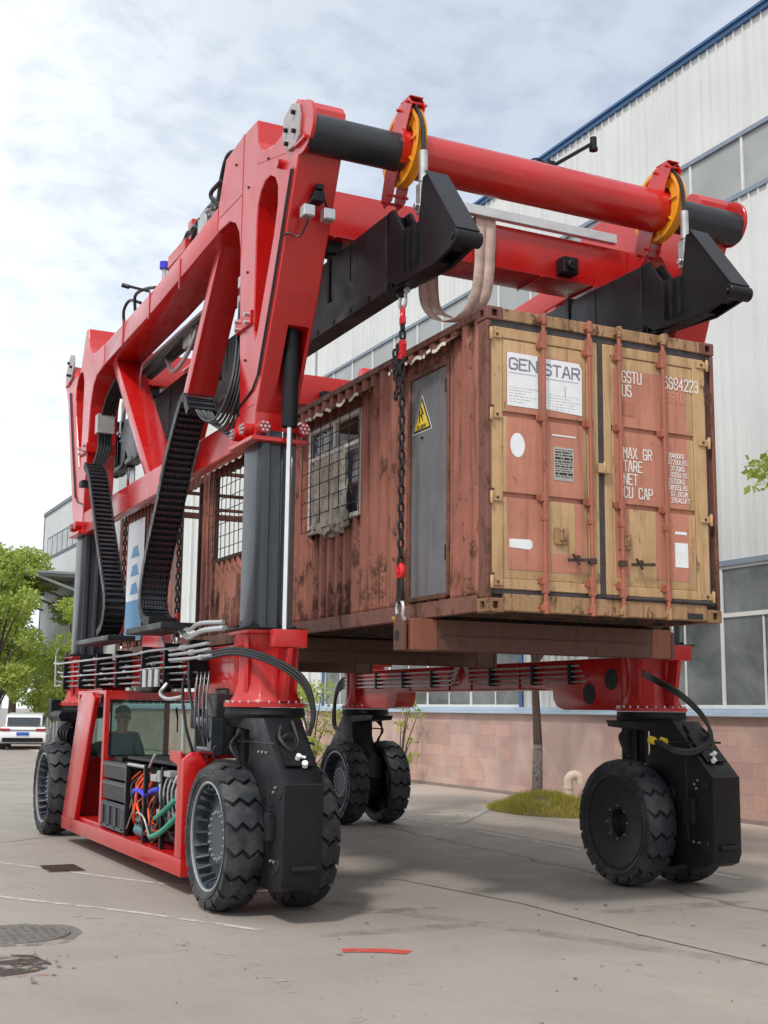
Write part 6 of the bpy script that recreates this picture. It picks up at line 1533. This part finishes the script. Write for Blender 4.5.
# thinner cover high up on the right, thicker and brighter low on the left
dt = nt.nodes.new('ShaderNodeVectorMath'); dt.operation = 'DOT_PRODUCT'; dt.inputs[1].default_value = (.80, .38, .46); nt.links.new(tc.outputs['Generated'], dt.inputs[0])
thin = ramp(nt, dt.outputs['Value'], [(.60, 1.), (.84, .52)])
mm = nt.nodes.new('ShaderNodeMath'); mm.operation = 'MULTIPLY'; nt.links.new(cov, mm.inputs[0]); nt.links.new(thin, mm.inputs[1])
lowf = ramp(nt, sx.outputs['Z'], [(.0, .85), (.40, 0.)])
mxx = nt.nodes.new('ShaderNodeMath'); mxx.operation = 'MAXIMUM'; nt.links.new(mm.outputs[0], mxx.inputs[0]); nt.links.new(lowf, mxx.inputs[1])
skc = mix(nt, mxx.outputs[0], sky.outputs[0], cl_col)
nt.links.new(skc, bg.inputs['Color']); bg.inputs['Strength'].default_value = .094
sl = bpy.data.lights.new('sun', 'SUN'); sl.energy = 1.9; sl.angle = R(7); sl.color = (1, .95, .88)
so = bpy.data.objects.new('sun', sl); COL.objects.link(so)
dirv = Vector((math.sin(R(SUN_AZ)) * math.cos(R(SUN_EL)), math.cos(R(SUN_AZ)) * math.cos(R(SUN_EL)), math.sin(R(SUN_EL))))
so.rotation_euler = dirv.to_track_quat('Z', 'Y').to_euler()
cam = bpy.data.cameras.new('camera'); co = bpy.data.objects.new('camera', cam); COL.objects.link(co); S.camera = co
yaw, pitch, roll = .4550, .1576, .0110
f = Vector((math.sin(yaw) * math.cos(pitch), math.cos(yaw) * math.cos(pitch), math.sin(pitch))); r = Vector((math.cos(yaw), -math.sin(yaw), 0)); u = r.cross(f)
r2 = r * math.cos(roll) + u * math.sin(roll); u2 = -r * math.sin(roll) + u * math.cos(roll)
Mc = Matrix((r2, u2, -f)).transposed().to_4x4(); Mc.translation = Vector((-5.208, -8.709, 1.752)); co.matrix_world = Mc
cam.sensor_fit = 'VERTICAL'; cam.sensor_height = 36; cam.lens = 1245.12 / 1024 * 36; cam.clip_end = 2000; cam.clip_start = .05
S.view_settings.view_transform = 'Standard'; S.view_settings.look = 'None'; S.view_settings.gamma = 1; S.view_settings.exposure = .38
S.render.engine = 'CYCLES'; S.render.resolution_x = 768; S.render.resolution_y = 1024

# ---- meshes made in one go but holding countable pieces: give each piece its own object
SPLIT = ('arm_boss', 'leg_bolt', 'weld_seam', 'flange_boss', 'awning_edge', 'grab_hook', 'hose_fitting', 'roof_bow', 'pipe_clamp', 'rod_bracket', 'cam_keeper', 'salmon_panel_paint', 'hose_clamp', 'roller_adjuster', 'bolt_cluster', 'beam_band', 'sheave_guard', 'energy_chain', 'guard_pin', 'head_rib', 'hose_ferrule', 'access_hole', 'joint_bolt', 'sensor', 'steering_motor', 'hydraulic_manifold', 'end_wall', 'module_rail', 'hinge_pin', 'cross_member', 'blue_post', 'rib')
def split_pieces(o, gap=.004):
    bm = bmesh.new(); bm.from_mesh(o.data); bm.verts.ensure_lookup_table(); seen = {}; isl = []
    for v in bm.verts:
        if v.index in seen: continue
        st = [v]; seen[v.index] = len(isl); cur = []
        while st:
            a = st.pop(); cur.append(a.index)
            for e in a.link_edges:
                b = e.other_vert(a)
                if b.index not in seen: seen[b.index] = len(isl); st.append(b)
        isl.append(cur)
    bb = []
    for c in isl:
        P = [bm.verts[i].co for i in c]; bb.append(([min(p[k] for p in P) - gap for k in range(3)], [max(p[k] for p in P) + gap for k in range(3)]))
    par = list(range(len(isl)))
    def find(i):
        while par[i] != i: i = par[i]
        return i
    for i in range(len(isl)):
        for j in range(i):
            if all(bb[i][0][k] <= bb[j][1][k] and bb[j][0][k] <= bb[i][1][k] for k in range(3)): par[find(i)] = find(j)
    roots = sorted(set(find(i) for i in range(len(isl))))
    if len(roots) < 2: bm.free(); return
    cl = {r: set() for r in roots}
    for i, c in enumerate(isl): cl[find(i)].update(c)
    bm.free(); base = o.name.split('.')[0]
    for n_, r_ in enumerate(roots):
        b2 = bmesh.new(); b2.from_mesh(o.data); b2.verts.ensure_lookup_table()
        bmesh.ops.delete(b2, geom=[v for v in b2.verts if v.index not in cl[r_]], context='VERTS')
        me = bpy.data.meshes.new(base); b2.to_mesh(me); b2.free(); me.materials.append(o.data.materials[0])
        q = o if n_ == 0 else o.copy()
        if n_ == 0: first = me; continue
        q.data = me; COL.objects.link(q)
    o.data = first
for o in [x for x in COL.objects if x.type == 'MESH' and x.parent and x.name.split('.')[0] in SPLIT]: split_pieces(o)
